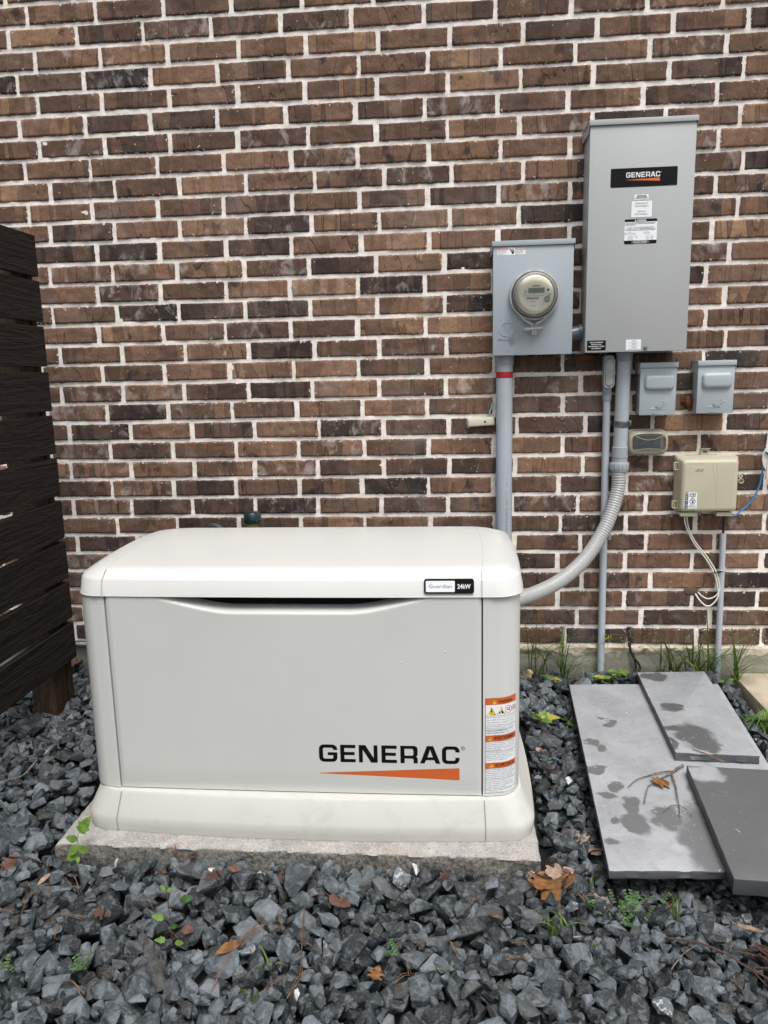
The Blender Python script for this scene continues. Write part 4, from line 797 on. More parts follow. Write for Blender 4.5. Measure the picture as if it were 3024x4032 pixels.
# ================================================================== OUTLET
ol = thing('outdoor_outlet', (2.104, 0, 1.003), 'outdoor outlet behind a clouded clear rounded cover on the brick wall', 'outlet')
x0, x1, z0, z1 = 2.036, 2.175, 1.004, 1.092
def puff(x0, x1, z0, z1, y, r, bow=.006, n=6):
    P = []
    for (cx, cz, a) in ((x1-r, z0+r, -90), (x1-r, z1-r, 0), (x0+r, z1-r, 90), (x0+r, z0+r, 180)): P += [(cx+r*cos(R(a+90*i/n)), cz+r*sin(R(a+90*i/n))) for i in range(n+1)]
    out = []
    mx, mz = (x0+x1)/2, (z0+z1)/2
    for i in range(len(P)):
        a, b_ = P[i], P[(i+1) % len(P)]; m = 9 if i % (n+1) == n else 1
        for k in range(m): t = k/m; out.append((a[0]+(b_[0]-a[0])*t, a[1]+(b_[1]-a[1])*t))
    return [(x+ (x-mx)/abs(x1-mx)*bow*(1-((z-mz)/(z1-mz))**2), y, z+(z-mz)/abs(z1-mz)*bow*.6*(1-((x-mx)/(x1-mx))**2)) for x, z in out]
b = MB(); b.loft([puff(x0-.003, x1-.002, z0-.002, z1+.002, .002, .014), puff(x0-.003, x1-.002, z0-.002, z1+.002, -.010, .014), puff(x0, x1-.004, z0+.002, z1-.002, -.013, .014)]); b.build('base_gasket', 'beige', ol)
b = MB(); b.box(x0+.022, x1-.018, -.020, -.010, z0+.02, z1-.022, 0, .003); f = front(-.0205)
for cx in (2.079, 2.122):
    b.poly([arc(cx, 1.047, .015, 25, 155, 8)+arc(cx, 1.047, .015, 205, 335, 8)], f, 1, 0, .002)
    for s_ in (-.005, .005): b.rect(cx+s_-.001, 1.048, cx+s_+.001, 1.056, f, 2, .0025)
    b.poly([arc(cx, 1.040, .0022, 0, 360, 10)[:-1]], f, 2, .0025)
b.build('receptacle', ['inkg', 'pvcelb', 'ink'], ol)
b = MB(); b.loft([puff(x0, x1, z0, z1, -.012, .016), puff(x0+.0005, x1-.0005, z0+.0005, z1-.0005, -.030, .017), puff(x0+.004, x1-.004, z0+.004, z1-.004, -.045, .018), puff(x0+.010, x1-.010, z0+.010, z1-.010, -.0515, .018), puff(x0+.013, x1-.013, z0+.013, z1-.013, -.0525, .017)], 0, False, False); b.build('cover_rim', 'clouded', ol, 60)
MB().loft([puff(x0+.013, x1-.013, z0+.013, z1-.013, -.0525, .017), puff(x0+.016, x1-.016, z0+.016, z1-.016, -.0530, .016)], 0, False, True).build('clear_window', 'clear', ol, 60)
b = MB(); b.tube([(2.050+.112*t, -.0545, 1.078-.019*math.sin(pi*t)) for t in [i/16 for i in range(17)]], .0012, 6); b.tube([(2.050+.112*t, -.0545, 1.016+.012*math.sin(pi*t)) for t in [i/16 for i in range(17)]], .0010, 6); b.build('cover_rib', 'clouded', ol)

# ================================================================== TELECOM BOX
tb = thing('telecom_box', (2.32, 0, .77), 'beige plastic telephone company box with warning sticker hanging on the brick wall', 'telecom box')
x0, x1, z0, z1 = 2.214, 2.436, .785, .996
b = MB(); f0 = lambda y: (lambda u, v, h: (u, y-h, v))
b.loft([[(u, y, v) for u, v in rrect(x0+i, z0+i, x1-i, z1-i, .012, 6)] for i, y in ((0, .0), (0, -.034), (.002, -.037))], 0); b.build('back_shell', 'beige', tb)
b = MB(); b.loft([[(u, y, v) for u, v in rrect(x0+i+.002, z0+i+.002, x1-i*1.3-.004, z1-i*.9-.004, .012, 6)] for i, y in ((0, -.0372), (.001, -.046), (.004, -.060), (.006, -.072), (.009, -.079), (.015, -.083), (.020, -.084))], 0, False, True); lidb = b.build('door', 'beige', tb, 50)
b = MB(); f = front(-.0838)
b.text('AT&T', .0125, 2.268, .947, f, 0, -.0002, 'LEFT', .031, .02, .003)
for i in range(8):
    zz = .9545+(3.5-i)*.0033; hw = math.sqrt(max(0, .0135**2-(zz-.9545)**2)); b.tube([f(2.252+hw*t, zz+.0012*(1-t*t)-.001, .0) for t in [-1, -.6, -.2, .2, .6, 1]], .0012, 5)
for zz, a, e in ((.9725, 2.243, 2.303), (.932, 2.240, 2.303)): b.box(a, e, -.0846, -.0836, zz, zz+.0006)
b.tube([f(2.327, .975, -.0002)]+[f(2.327+.020*math.sin(t*pi/2), .975-t*.155, 0) for t in [i/12 for i in range(1, 13)]], .0010, 5); b.tube([f(2.342, .975, -.0002)]+[f(2.342+.012*math.sin(t*pi/2*1.3)-.004*t, .975-t*.175, 0) for t in [i/12 for i in range(1, 13)]], .0010, 5)
b.build('embossed_mark', 'beige', lidb, 40)
b = MB(); sx0, sx1, sz0, sz1 = 2.2375, 2.2790, .8055, .8660
b.rect(sx0, sz0, sx1, sz1, f, 0, .0005); b.rect(sx0, sz0, sx0+.0095, sz1, f, 1, .0008)
for i, ch in enumerate('WARNING'): b.text(ch, .0078, sx0+.0048, sz1-.0078-.0084*i, f, 0, .0010, 'CENTER', None, .02)
b.text('AT&T', .0105, (sx0+sx1)/2+.005, sz1-.0105, f, 1, .0008, 'CENTER', .026, .04); b.rect(sx0+.011, sz1-.0150, sx1-.0025, sz1-.0130, f, 1, .0008); b.text('CABLE', .0042, (sx0+sx1)/2+.005, sz1-.0200, f, 1, .0008, 'CENTER', .012, .03)
cx, cz = (sx0+sx1)/2+.005, sz1-.0330; b.poly([arc(cx, cz, .0108, 0, 360, 28)[:-1], arc(cx, cz, .0090, 0, 360, 28)[:-1]], f, 1, .0008); b.poly([[(cx-.0078, cz+.0065), (cx-.0065, cz+.0078), (cx+.0078, cz-.0065), (cx+.0065, cz-.0078)]], f, 1, .0009); b.poly([[(cx-.0008, cz+.0065), (cx+.0006, cz+.0068), (cx+.001, cz-.001), (cx+.003, cz-.004), (cx, cz-.008), (cx-.003, cz-.004), (cx-.001, cz-.001)]], f, 1, .0010); b.poly([[(cx+.002, cz+.001), (cx+.007, cz+.004), (cx+.006, cz+.0055), (cx+.001, cz+.003)]], f, 1, .0010)
b.text('CALL 811', .0048, cx, sz0+.0118, f, 1, .0008, 'CENTER', .022, .03); b.text('BEFORE YOU DIG', .0040, cx, sz0+.0068, f, 1, .0008, 'CENTER', .026, .03); b.text('OR UNDERGROUND', .0030, cx, sz0+.0025, f, 1, .0008, 'CENTER', .026, .02)
b.build('warning_sticker', ['white', 'navy'], lidb, 0)
for zz in (.946, .801):
    b = MB(); b.box(2.199, 2.223, -.052, -.046, zz+.026, zz+.0295, 0, .0008); b.box(2.199, 2.223, -.052, -.046, zz, zz+.0035, 0, .0008); b.box(2.199, 2.2025, -.052, -.040, zz, zz+.0295, 0, .0008); b.box(2.2165, 2.223, -.052, -.030, zz, zz+.0295, 0, .0008); b.box(2.206, 2.211, -.048, -.040, zz+.005, zz+.024, 0, .0008); b.build('hinge', 'beige', tb)
b = MB(); b.box(2.308, 2.340, -.006, .0, .985, 1.021, 0, .001); f2 = front(-.0062); b.box(2.306, 2.342, -.014, -.006, 1.0185, 1.0205, 0, .0005); b.poly([rrect(2.316, 1.0055, 2.332, 1.0105, .0022)], f2, 1, .0004); b.lathe([(.0042, 0), (.003, .002), (0, .0022)], (2.3265, -.0065, 1.008), (0, -1, 0), 12, 2); b.build('mounting_tab', ['beige', 'ink', 'galv'], tb)
b = MB(); b.box(2.296, 2.322, -.006, .0, .765, .79, 0, .001); b.build('lower_tab', 'pvcd', tb)
for xa, xb in ((2.226, 2.288), (2.357, 2.414)): MB().loft([[(u, y, v) for u, v in rrect(xa+i, .7725+j, xb-i, .7875, .003, 3)] for i, j, y in ((0, .002, -.012), (0, 0, -.066), (.002, .002, -.068))]).build('cable_port', 'beige', tb)
b = MB(); b.poly([arc(2.4445, .919, .0075, 0, 360, 20)[:-1], arc(2.4445, .919, .0035, 0, 360, 20)[:-1]], front(-.040), 0, 0, .004); b.lathe([(.0095, 0), (.0095, .010), (.0080, .010), (.0075, .003), (0, .003)], (2.4475, -.036, .901), (0, -1, 0), 24, 0); b.lathe([(.0035, .003), (.003, .007), (0, .0072)], (2.4475, -.036, .901), (0, -1, 0), 6, 1); b.build('lock_lug', ['beige', 'galv'], tb)

# wires
def wire(name, pts, r, mat, label, cat='cable', n=8, **k):
    b = MB(); b.tube(smooth_path(pts, n), r, 10); o = b.build(name, mat, None, 180); tag(o, label, cat); return o
ww = thing('white_cable_pair', (2.35, -.03, .42), 'two thin white cables hanging from the telecom box into the brown wall patch', 'cable')
def part_wire(nm, root, mat, pts, r): b = MB(); b.tube(smooth_path(pts, 8), r, 10); return b.build(nm, mat, root, 180)
part_wire('white_cable', ww, 'wwhite', [(2.252, -.040, .780), (2.253, -.034, .756), (2.266, -.024, .717), (2.298, -.02, .657), (2.342, -.02, .600), (2.374, -.026, .545), (2.389, -.034, .488), (2.390, -.038, .452), (2.368, -.038, .420), (2.346, -.034, .417), (2.326, -.02, .437), (2.314, .004, .460)], .0029)
part_wire('white_cable', ww, 'wwhite', [(2.262, -.040, .780), (2.262, -.034, .758), (2.275, -.026, .712), (2.304, -.022, .660), (2.350, -.022, .602), (2.381, -.028, .549), (2.3955, -.036, .490), (2.388, -.036, .463), (2.372, -.034, .448), (2.352, -.03, .443), (2.334, -.016, .452), (2.324, .004, .464)], .0027)
b = MB(); b.tube([(2.383+.008*cos(a), -.030+.009*sin(a), .5475) for a in [i*.5 for i in range(14)]], .0024, 6); b.tube([(2.386, -.038, .5475), (2.395, -.04, .553), (2.401, -.042, .556)], .0018, 6); b.build('zip_tie', 'rubber', ww)
o = blob('sealant_patch', (2.306, -.002, .468), .026, (1.0, .16, .7), 'soot', 'brown sealant patch on the brick wall where the white cables enter', 'sealant', 12)
wire('blue_cable', [(2.413, -.030, .772), (2.432, -.034, .768), (2.459, -.030, .786), (2.489, -.028, .815), (2.510, -.026, .850), (2.522, -.026, .888), (2.527, -.028, .935), (2.531, -.028, 1.02)], .0034, 'wblue', 'thin blue cable curving up from the telecom box to the white coil')
coil = thing('cable_coil', (2.54, -.04, .905), 'bundle of white cable coiled on the brick wall at the right edge', 'cable')
for i, dx in enumerate((0, .007, .015, .024)):
    part_wire('coil_loop', coil, 'wwhite', [(2.556+dx, -.034-.003*i, 1.030), (2.535+dx, -.036, 1.020), (2.524+dx*.8, -.038, 1.000), (2.522+dx*.7, -.038, .978), (2.528+dx*.6, -.038, .955), (2.538+dx*.5, -.038, .94), (2.552+dx, -.036, .935), (2.575+dx, -.034, .950), (2.585+dx, -.034, .98), (2.575+dx, -.034, 1.01), (2.556+dx, -.034, 1.03)], .0034)
part_wire('cable_end', coil, 'wwhite', [(2.545, -.042, 1.00), (2.5385, -.042, .965), (2.539, -.040, .930), (2.540, -.038, .905)], .0040)
b = MB(); b.tube([(2.526+.018*t, -.046-.0*t, 1.008-.012*t) for t in (0, .3, .6, 1, 1.5)], .003, 6); b.build('zip_tie', 'rubber', coil)
jb = thing('junction_cover', (1.489, 0, 1.116), 'small ivory plastic cover with a screw left of the thick meter conduit', 'junction cover')
b = MB(); b.xbox((1.4895, -.014, 1.1345), (.101, .026, .032), Matrix.Rotation(R(-3), 3, 'Y'), 0, .003); jc = b.build('cover', 'ivory', jb)
b = MB(); b.xbox((1.4895, -.028, 1.1345), (.094, .003, .0255), Matrix.Rotation(R(-3), 3, 'Y'), 0, .001); b.build('face', 'ivory', jc)
b = MB(); b.lathe([(.0042, 0), (.0035, .0018), (0, .002)], (1.504, -.0292, 1.1352), (0, -1, 0), 12); b.build('screw', 'rubber', jc)
wire('teal_wire', [(1.5245, -.020, 1.148), (1.521, -.018, 1.165), (1.527, -.016, 1.183), (1.534, -.008, 1.200), (1.534, .008, 1.204)], .0028, 'wteal', 'short teal wire rising from the ivory cover into the mortar', 'wire')
blob('mortar_dab', (1.442, -.004, 1.128), .013, (.7, .5, 1.5), 'coup', 'grey dab of sealant at the left end of the ivory cover', 'sealant', 21)
gc = thing('ground_cables', (2.09, -.02, .14), 'black cables coming out of a weep hole and curling down to the gravel', 'cable')
part_wire('black_cable', gc, 'rubber', [(2.070, .03, .315), (2.0695, -.004, .30), (2.0700, -.010, .262), (2.076, -.018, .225), (2.094, -.022, .192), (2.111, -.028, .165), (2.105, -.036, .146), (2.085, -.045, .136), (2.05, -.060, .131), (2.01, -.075, .130), (1.975, -.09, .122)], .0046)
part_wire('black_cable', gc, 'rubber', [(2.0705, .03, .31), (2.072, -.006, .29), (2.074, -.014, .245), (2.080, -.024, .210), (2.091, -.028, .185), (2.096, -.03, .160), (2.088, -.036, .146), (2.068, -.055, .136), (2.05, -.08, .125)], .0036)
wire('galvanised_pipe', [(-1.1, -.026, .236), (-.2, -.026, .236), (.25, -.026, .236), (.7, -.026, .236)], .0155, 'galv', 'grey horizontal pipe along the wall base between fence and generator', 'pipe', 2)

gp = thing('capped_pipe', (.605, -.10, .10), 'olive standpipe with a dark green cap standing behind the generator lid', 'pipe')
b = MB(); b.lathe([(.0290, 0), (.0290, .68)], (.604, -.10, .10), (0, 0, 1), 28); b.build('pipe', 'olive', gp)
b = MB(); b.lathe([(.0345, 0), (.0350, .004), (.0315, .030), (.027, .0365), (.010, .038)], (.606, -.10, .770), (0, 0, 1), 32)
for a in range(3): b.lathe([(.003, 0), (.002, .003)], (.600+.010*a, -.118+.004*a, .8075), (0, 0, 1), 8)
b.build('cap', 'green', gp)
rg = thing('gas_regulator', (.447, -.12, .10), 'round dark grey gas regulator behind the generator with pale lettering on its dome', 'regulator')
b = MB(); b.lathe([(.016, 0), (.016, .55)], (.447, -.12, .10), (0, 0, 1), 20); b.build('riser_pipe', 'reg', rg)
b = MB(); b.lathe([(.045, 0), (.056, .012), (.058, .022), (.048, .026), (.046, .036), (.0, .040)], (.447, -.09, .705), (0, -1, 0.15), 36)
dome = b.build('diaphragm_dome', 'reg', rg); b = MB(); b.text('AM', .022, .452, .728, front(-.133), 0, 0, 'LEFT', .016, .03); b.text('04', .012, .474, .735, front(-.133), 0, 0, 'LEFT'); b.text('S', .012, .432, .735, front(-.133)); b.build('cast_lettering', 'inkw', dome, 0)
b = MB(); b.lathe([(.005, 0), (.005, .010)], (.534, -.11, .748), (0, 0, 1), 8); b.tube([(.47, -.11, .72), (.534, -.11, .745), (.60, -.10, .72)], .006, 8); b.build('pipe_branch', 'galv', rg)

# ================================================================== FENCE
fe = thing('slatted_fence', (-.06, -.9, .1), 'dark brown stained fence of horizontal boards standing at the left', 'fence')
for i in range(10):
    zb = .288+i*.1552; rq = random.Random(i+40); ye = -.292+rq.uniform(-.003, .003); xo = rq.uniform(-.0015, .0015)
    b = MB(); x0f, x1f = -.076+xo, -.056+xo
    n = 24; ringv = []
    for k in range(n+1):
        y = ye-(3.3)*k/n; wv = .0012*sin(y*3+i)+0; dz = .0015*sin(y*2.1+i*2)
        ringv.append([(x0f+wv, y, zb+dz), (x1f+wv-.001, y, zb+dz), (x1f+wv, y, zb+.002+dz), (x1f+wv, y, zb+.1360+dz), (x1f+wv-.0015, y, zb+.1378+dz), (x0f+wv, y, zb+.1378+dz)])
    b.loft(ringv); b.build('board', 'dwood', fe, 25)
for yc in (-.385, -1.75, -3.2): MB().box(-.168, -.0785, yc-.045, yc+.045, -.2, 1.82, 0, .003).build('post', 'bwood', fe)
MB().box(-.168, -.0785, -.325, -.294, -.1, 1.80, 0, .002).build('batten', 'bwood', fe)

# ================================================================== STONE SLABS
def slab(name, c, th, mat, label, seed, chip=.004):
    """c = four top corners, ordered back-left, back-right, front-right, front-left"""
    c = [Vector(p) for p in c]; b = MB(); rings = []
    def ring(dz, ins, am):
        out = []; ctr = sum(c, Vector())/4
        for i in range(4):
            a, d = c[i], c[(i+1) % 4]
            for k in range(40):
                p = a.lerp(d, k/40); q = ctr+(p-ctr)*(1-ins/((p-ctr).length)); j = (vnoise(np.array([p.x*40+dz*300]), np.array([p.y*40]), seed)[0]-.5)*am
                q += (p-ctr).normalized()*j; out.append((q.x, q.y, p.z+dz))
        return out
    rings = [ring(-th, .003, chip), ring(-th*.75, 0, chip*1.4), ring(-th*.35, .001, chip*1.2), ring(-.003, 0, chip*.4), ring(-.0006, .0012, chip*.2), ring(0, .003, 0)]
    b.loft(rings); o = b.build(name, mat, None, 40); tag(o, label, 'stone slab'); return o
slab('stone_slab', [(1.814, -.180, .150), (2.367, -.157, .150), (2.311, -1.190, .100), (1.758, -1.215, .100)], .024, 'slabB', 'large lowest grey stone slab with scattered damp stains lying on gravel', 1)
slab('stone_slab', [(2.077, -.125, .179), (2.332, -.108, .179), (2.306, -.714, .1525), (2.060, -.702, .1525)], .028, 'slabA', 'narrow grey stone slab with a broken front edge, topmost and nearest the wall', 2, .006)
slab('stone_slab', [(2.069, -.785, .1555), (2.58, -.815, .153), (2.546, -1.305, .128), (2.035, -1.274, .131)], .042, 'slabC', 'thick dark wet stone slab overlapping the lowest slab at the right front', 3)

# ================================================================== GRAVEL
def stone_templates(n, seed):
    out = []; rq = np.random.default_rng(seed)
    for t in range(n):
        m = rq.integers(9, 15); P_ = rq.normal(size=(m, 3)); P_ /= np.linalg.norm(P_, axis=1)[:, None]; P_ *= rq.uniform(.86, 1.08, (m, 1))
        bm = bmesh.new()
        for q in P_: bm.verts.new(q)
        r = bmesh.ops.convex_hull(bm, input=bm.verts); bmesh.ops.delete(bm, geom=[e for e in r['geom_interior'] if isinstance(e, bmesh.types.BMVert)], context='VERTS')
        bmesh.ops.dissolve_limit(bm, angle_limit=R(16), verts=bm.verts, edges=bm.edges)
        bmesh.ops.bevel(bm, geom=list(bm.edges), offset=.04, segments=1, affect='EDGES', profile=.5)
        bmesh.ops.triangulate(bm, faces=bm.faces)
        bmesh.ops.subdivide_edges(bm, edges=[e for e in bm.edges if e.calc_length() > .45], cuts=1, use_grid_fill=False)
        bmesh.ops.triangulate(bm, faces=bm.faces)
        V_ = np.array([v.co[:] for v in bm.verts]); bm.verts.index_update(); F_ = np.array([[v.index for v in f.verts] for f in bm.faces])
        V_ *= 1+(vnoise(V_[:, 0]*2.3+t, V_[:, 1]*2.3+V_[:, 2]*1.9, t)[:, None]-.5)*.22
        bm.free(); out.append((V_, F_))
    return out
TPL = stone_templates(70, 5)
def rotm(rq):
    q = rq.normal(size=4); q /= np.linalg.norm(q); w, x, y, z = q
    return np.array([[1-2*(y*y+z*z), 2*(x*y-z*w), 2*(x*z+y*w)], [2*(x*y+z*w), 1-2*(x*x+z*z), 2*(y*z-x*w)], [2*(x*z-y*w), 2*(y*z+x*w), 1-2*(x*x+y*y)]])
cs = .006; gx0, gy0 = -1.5, -3.3; NX, NY = int((3.9-gx0)/cs), int((-.012-gy0)/cs)
gyv = gy0+(np.arange(NY)+.5)*cs; gxv = gx0+(np.arange(NX)+.5)*cs
GZ = np.maximum(-.03, .13+.09*np.minimum(gyv, 0))[:, None]+np.zeros((1, NX))
XX, YY = np.meshgrid(gxv, gyv)
und = (vnoise(XX*3.2, YY*3.2, 77)-.5)*.022; TG = GZ+und+.018+.020*np.exp(-((YY+1.19)/.09)**2)*((XX > .2) & (XX < 1.7))
H = TG-.06
forb = ((XX > .262) & (XX < 1.622) & (YY > -1.166)) & (YY < -.36)
forb |= (XX > 2.455) & (YY > -1.27)
def inpoly(c):
    m = np.ones_like(XX, bool)
    for i in range(4):
        a, d = c[i], c[(i+1) % 4]; m &= ((d[0]-a[0])*(YY-a[1])-(d[1]-a[1])*(XX-a[0])) <= .0
    return m
under = inpoly([(1.80, -.165), (2.38, -.14), (2.325, -1.21), (1.745, -1.235)]) | inpoly([(2.06, -.77), (2.6, -.80), (2.56, -1.325), (2.02, -1.295)])
lim = np.where(under, TG-.02, 9.0)
SV = []; SF = []; SA = []; so_ = 0; ns = 0
rq = np.random.default_rng(21)
order = rq.random((110000, 2)); fails = 0
for it in range(110000):
    x = gx0+.03+order[it, 0]*(NX*cs-.06); y = gy0+.03+order[it, 1]*(NY*cs-.06)
    if not (-.35 < x < 2.95 and y > -1.95) and it % 2: continue
    i, j = int((y-gy0)/cs), int((x-gx0)/cs)
    if forb[i, j]: continue
    big = it < 40000
    s = float(np.clip(rq.lognormal(-3.44, .30), .018, .054)) if big else float(np.clip(rq.lognormal(-3.95, .25), .012, .028))
    if H[i, j] > TG[i, j]-(.35 if big else .12)*s: continue
    Rm = rotm(rq); sc = np.array([s*rq.uniform(.9, 1.25), s*rq.uniform(.72, .98), s*rq.uniform(.5, .8)])
    V_, F_ = TPL[rq.integers(len(TPL))]; V_ = (V_*sc)@Rm.T
    if rq.random() < .55:   # many stones lie on a flat side
        a_ = rq.uniform(0, 2*pi); ca, sa_ = cos(a_), sin(a_); Rz = np.array([[ca, -sa_, 0], [sa_, ca, 0], [0, 0, 1]]); til = rotm(rq); V_ = (TPL[rq.integers(len(TPL))][0]*1.0 if False else V_)
        # squash towards horizontal lie
        C = V_.T@V_; w_, U_ = np.linalg.eigh(C); up_ = U_[:, 0]; tgt = np.array([rq.normal()*.28, rq.normal()*.28-.25, 1.0]); tgt /= np.linalg.norm(tgt)
        if up_@tgt < 0: up_ = -up_
        v = np.cross(up_, tgt); c_ = up_@tgt; K = np.array([[0, -v[2], v[1]], [v[2], 0, -v[0]], [-v[1], v[0], 0]]); V_ = V_@(np.eye(3)+K+K@K/(1+c_)).T
    rx, ry = np.abs(V_[:, 0]).max(), np.abs(V_[:, 1]).max(); zlo, zhi = V_[:, 2].min(), V_[:, 2].max()
    a0, a1 = max(0, int((y-ry-gy0)/cs)), min(NY, int((y+ry-gy0)/cs)+1); b0, b1 = max(0, int((x-rx-gx0)/cs)), min(NX, int((x+rx-gx0)/cs)+1)
    if forb[a0:a1, b0:b1].any() and (forb[a0:a1, b0:b1].mean() > .10): continue
    dd = ((XX[a0:a1, b0:b1]-x)/rx)**2+((YY[a0:a1, b0:b1]-y)/ry)**2; m = dd < .8
    if not m.any(): continue
    hh = H[a0:a1, b0:b1][m]; rest = np.percentile(hh, 62 if big else 30)-zlo*(.78 if big else .6)
    top = rest+zhi
    if top > TG[i, j]+.034 or top > lim[a0:a1, b0:b1].min()+.0: continue
    V3 = V_+np.array([x, y, rest]); SV.append(V3); SF.append(F_+so_); so_ += len(V3); SA.append(np.repeat(np.array([[rq.random(), rq.random(), rq.random()]]), len(V3), 0)); ns += 1
    m2 = dd < 1; new = rest+zhi*np.sqrt(np.clip(1-dd, 0, 1))*.92
    H[a0:a1, b0:b1] = np.where(m2, np.maximum(H[a0:a1, b0:b1], new), H[a0:a1, b0:b1])
print('stones', ns, so_)
me = np_mesh('gravel', np.concatenate(SV), np.concatenate(SF), ['stone'], {'rv': np.concatenate(SA)}, smooth=24)
o = bpy.data.objects.new('gravel', me); S.collection.objects.link(o); tag(o, 'dark grey crushed slate gravel covering the ground', 'gravel', kind='stuff')
def surf(x, y):
    i, j = int((y-gy0)/cs), int((x-gx0)/cs); i = min(max(i, 1), NY-2); j = min(max(j, 1), NX-2); return float(np.percentile(H[i-1:i+2, j-1:j+2], 60))

def rock(x, y, s, mat, label, seed, sc=(1, .85, .65)):
    V_, F_ = TPL[seed % len(TPL)]; rq = np.random.default_rng(seed); V_ = (V_*np.array(sc)*s)@rotm(rq).T; b = MB(); b.add([tuple(v) for v in V_+np.array([x, y, surf(x, y)+s*.45])], [tuple(f) for f in F_])
    tag(b.build('rock', mat, None, 24), label, 'stone')
rock(1.354, -1.158, .030, 'tan', 'tan limestone lump against the front edge of the concrete pad', 3)
rock(1.666, -.099, .026, 'tan', 'pale round stone at the foundation among the grass blades', 14, (1, .9, .8))
rock(1.728, -.753, .022, 'wht', 'white quartz stone on gravel beside the largest slab', 22)
rock(.863, -1.165, .018, 'wht', 'white chipped stone leaning in front of the concrete pad', 31, (1.2, .6, .7))
rock(1.277, -1.214, .022, 'wht', 'black and white speckled stone in front of the concrete pad', 37)
rock(.751, -1.235, .012, 'wht', 'small pale speckled pebble between dark stones left of centre', 41)
rock(.489, -1.215, .010, 'wht', 'tiny bright white chip near the left seedling', 45, (1.4, .6, .5))
rock(1.035, -1.555, .011, 'wht', 'small white shard at the bottom edge of the picture', 52, (.6, .6, 1.3))

# ================================================================== PLANTS
def blade(b, x, y, z, h, lean, az, w=.004, mat=0, droop=.6, n=10):
    d = Vector((cos(az), sin(az), 0)); side = Vector((-d.y, d.x, 0)); vs = []
    for i in range(n+1):
        t = i/n; s_ = lean*(t**1.6)*h; zz = h*(t-droop*t**3.2*lean); q = Vector((x, y, z))+d*s_+Vector((0, 0, zz)); ww_ = w*(1-t**2.2)*.5+.0002
        vs += [tuple(q-side*ww_), tuple(q+d*.0003+Vector((0, 0, -ww_*.5))), tuple(q+side*ww_)]
    b.add(vs, [f for i in range(n) for f in ((3*i, 3*i+1, 3*i+4, 3*i+3), (3*i+1, 3*i+2, 3*i+5, 3*i+4))], mat)
NORECALC.update({'grass_tuft', 'leaves', 'blades', 'fallen_leaf', 'leaflets'})
def tuft(x, y, blades, label, seed, hmax=.2, mats=('grass', 'grassd'), spread=.02, w=.004):
    w *= 2.1 if y > -.2 else 1.4; rq = random.Random(seed); b = MB(); z = surf(x, y) if y < -.012 else .12; z = min(max(z, .13), .15) if y > -.2 else z
    for i in range(blades):
        h = hmax*rq.uniform(.55, 1.0)*(1.65 if y > -.2 else 1); blade(b, x+rq.gauss(0, spread), y-abs(rq.gauss(0, spread*.5)), z-.012, h, rq.uniform(.1, 1.0), rq.uniform(0, 2*pi) if y < -.1 else rq.uniform(-pi, .15), w*rq.uniform(.5, 1.1), rq.randrange(len(mats)), rq.uniform(.3, .9))
    tag(b.build('grass_tuft', list(mats), None, 0), label, 'grass')
tuft(1.677, -.049, 5, 'thin arching grass at the foundation next to the generator', 1, .24, spread=.008, w=.003)
tuft(1.700, -.070, 5, 'sparse upright grass over the foundation, second from the generator', 2, .24, spread=.010, w=.003)
tuft(1.735, -.062, 4, 'thin forked grass stems left of the fullest wall tuft', 3, .20, spread=.008, w=.0028)
tuft(1.812, -.060, 20, 'full tuft of grass at the foundation left of the thin conduit', 4, .20, spread=.018, w=.0042)
tuft(2.190, -.03, 8, 'short grass at the foundation behind the topmost slab', 5, .13, spread=.016, w=.003)
tuft(2.238, -.03, 9, 'tall leaning grass blades behind the topmost slab', 6, .24, spread=.010, w=.0045)
tuft(2.315, -.028, 22, 'dense upright grass tuft behind the topmost slab\'s right corner', 7, .17, spread=.014)
tuft(2.372, -.03, 9, 'arching grass left of the cable conduit', 8, .20, spread=.010)
tuft(2.462, -.062, 18, 'pale green arching grass right of the cable conduit', 9, .17, ('grass', 'leafg'), .015)
tuft(1.617, -1.351, 12, 'bright low grass sprawling over gravel in the right foreground', 10, .085, ('grass',), .012, .0035)
tuft(1.690, -1.385, 6, 'few short grass blades on gravel beside the sprawling grass', 11, .06, ('grass',), .012, .003)
tuft(1.887, -1.296, 6, 'long arching grass blades beyond the clover patch', 12, .11, ('grass', 'leafg'), .01, .0035)
tuft(1.720, -1.193, 3, 'single upright green shoot below the largest slab', 13, .05, ('leafg',), .003, .003)
tuft(1.000, -1.120, 4, 'thin grass blades in front of the pad near its middle', 14, .055, ('grassd',), .008, .0022)
tuft(1.158, -1.150, 4, 'thin grass at the pad\'s front edge near the tan stone', 15, .05, ('grass',), .008, .0022)
tuft(.965, -1.480, 3, 'long green grass blade leaning over gravel at the centre bottom', 16, .10, ('grass',), .006, .0045)
tuft(.935, -1.555, 5, 'grass blades sprawling at the bottom edge left of centre', 17, .06, ('grass',), .012, .0032)
tuft(1.366, -1.479, 3, 'short green grass strands on gravel near the bottom centre', 18, .07, ('grass',), .006, .003)
tuft(2.430, -.45, 26, 'tangled grass and weeds right of the slabs', 19, .13, ('grass', 'grassd', 'leafg'), .03)
b = MB(); blade(b, 1.8085, -.012, .236, .085, .05, -1.6, .009, 0, .1); blade(b, 1.8105, -.012, .13, .13, .08, -1.5, .006, 0, .1); tag(b.build('grass_tuft', 'grass', None, 0), 'broad green grass blade standing in front of the left weep hole', 'grass')
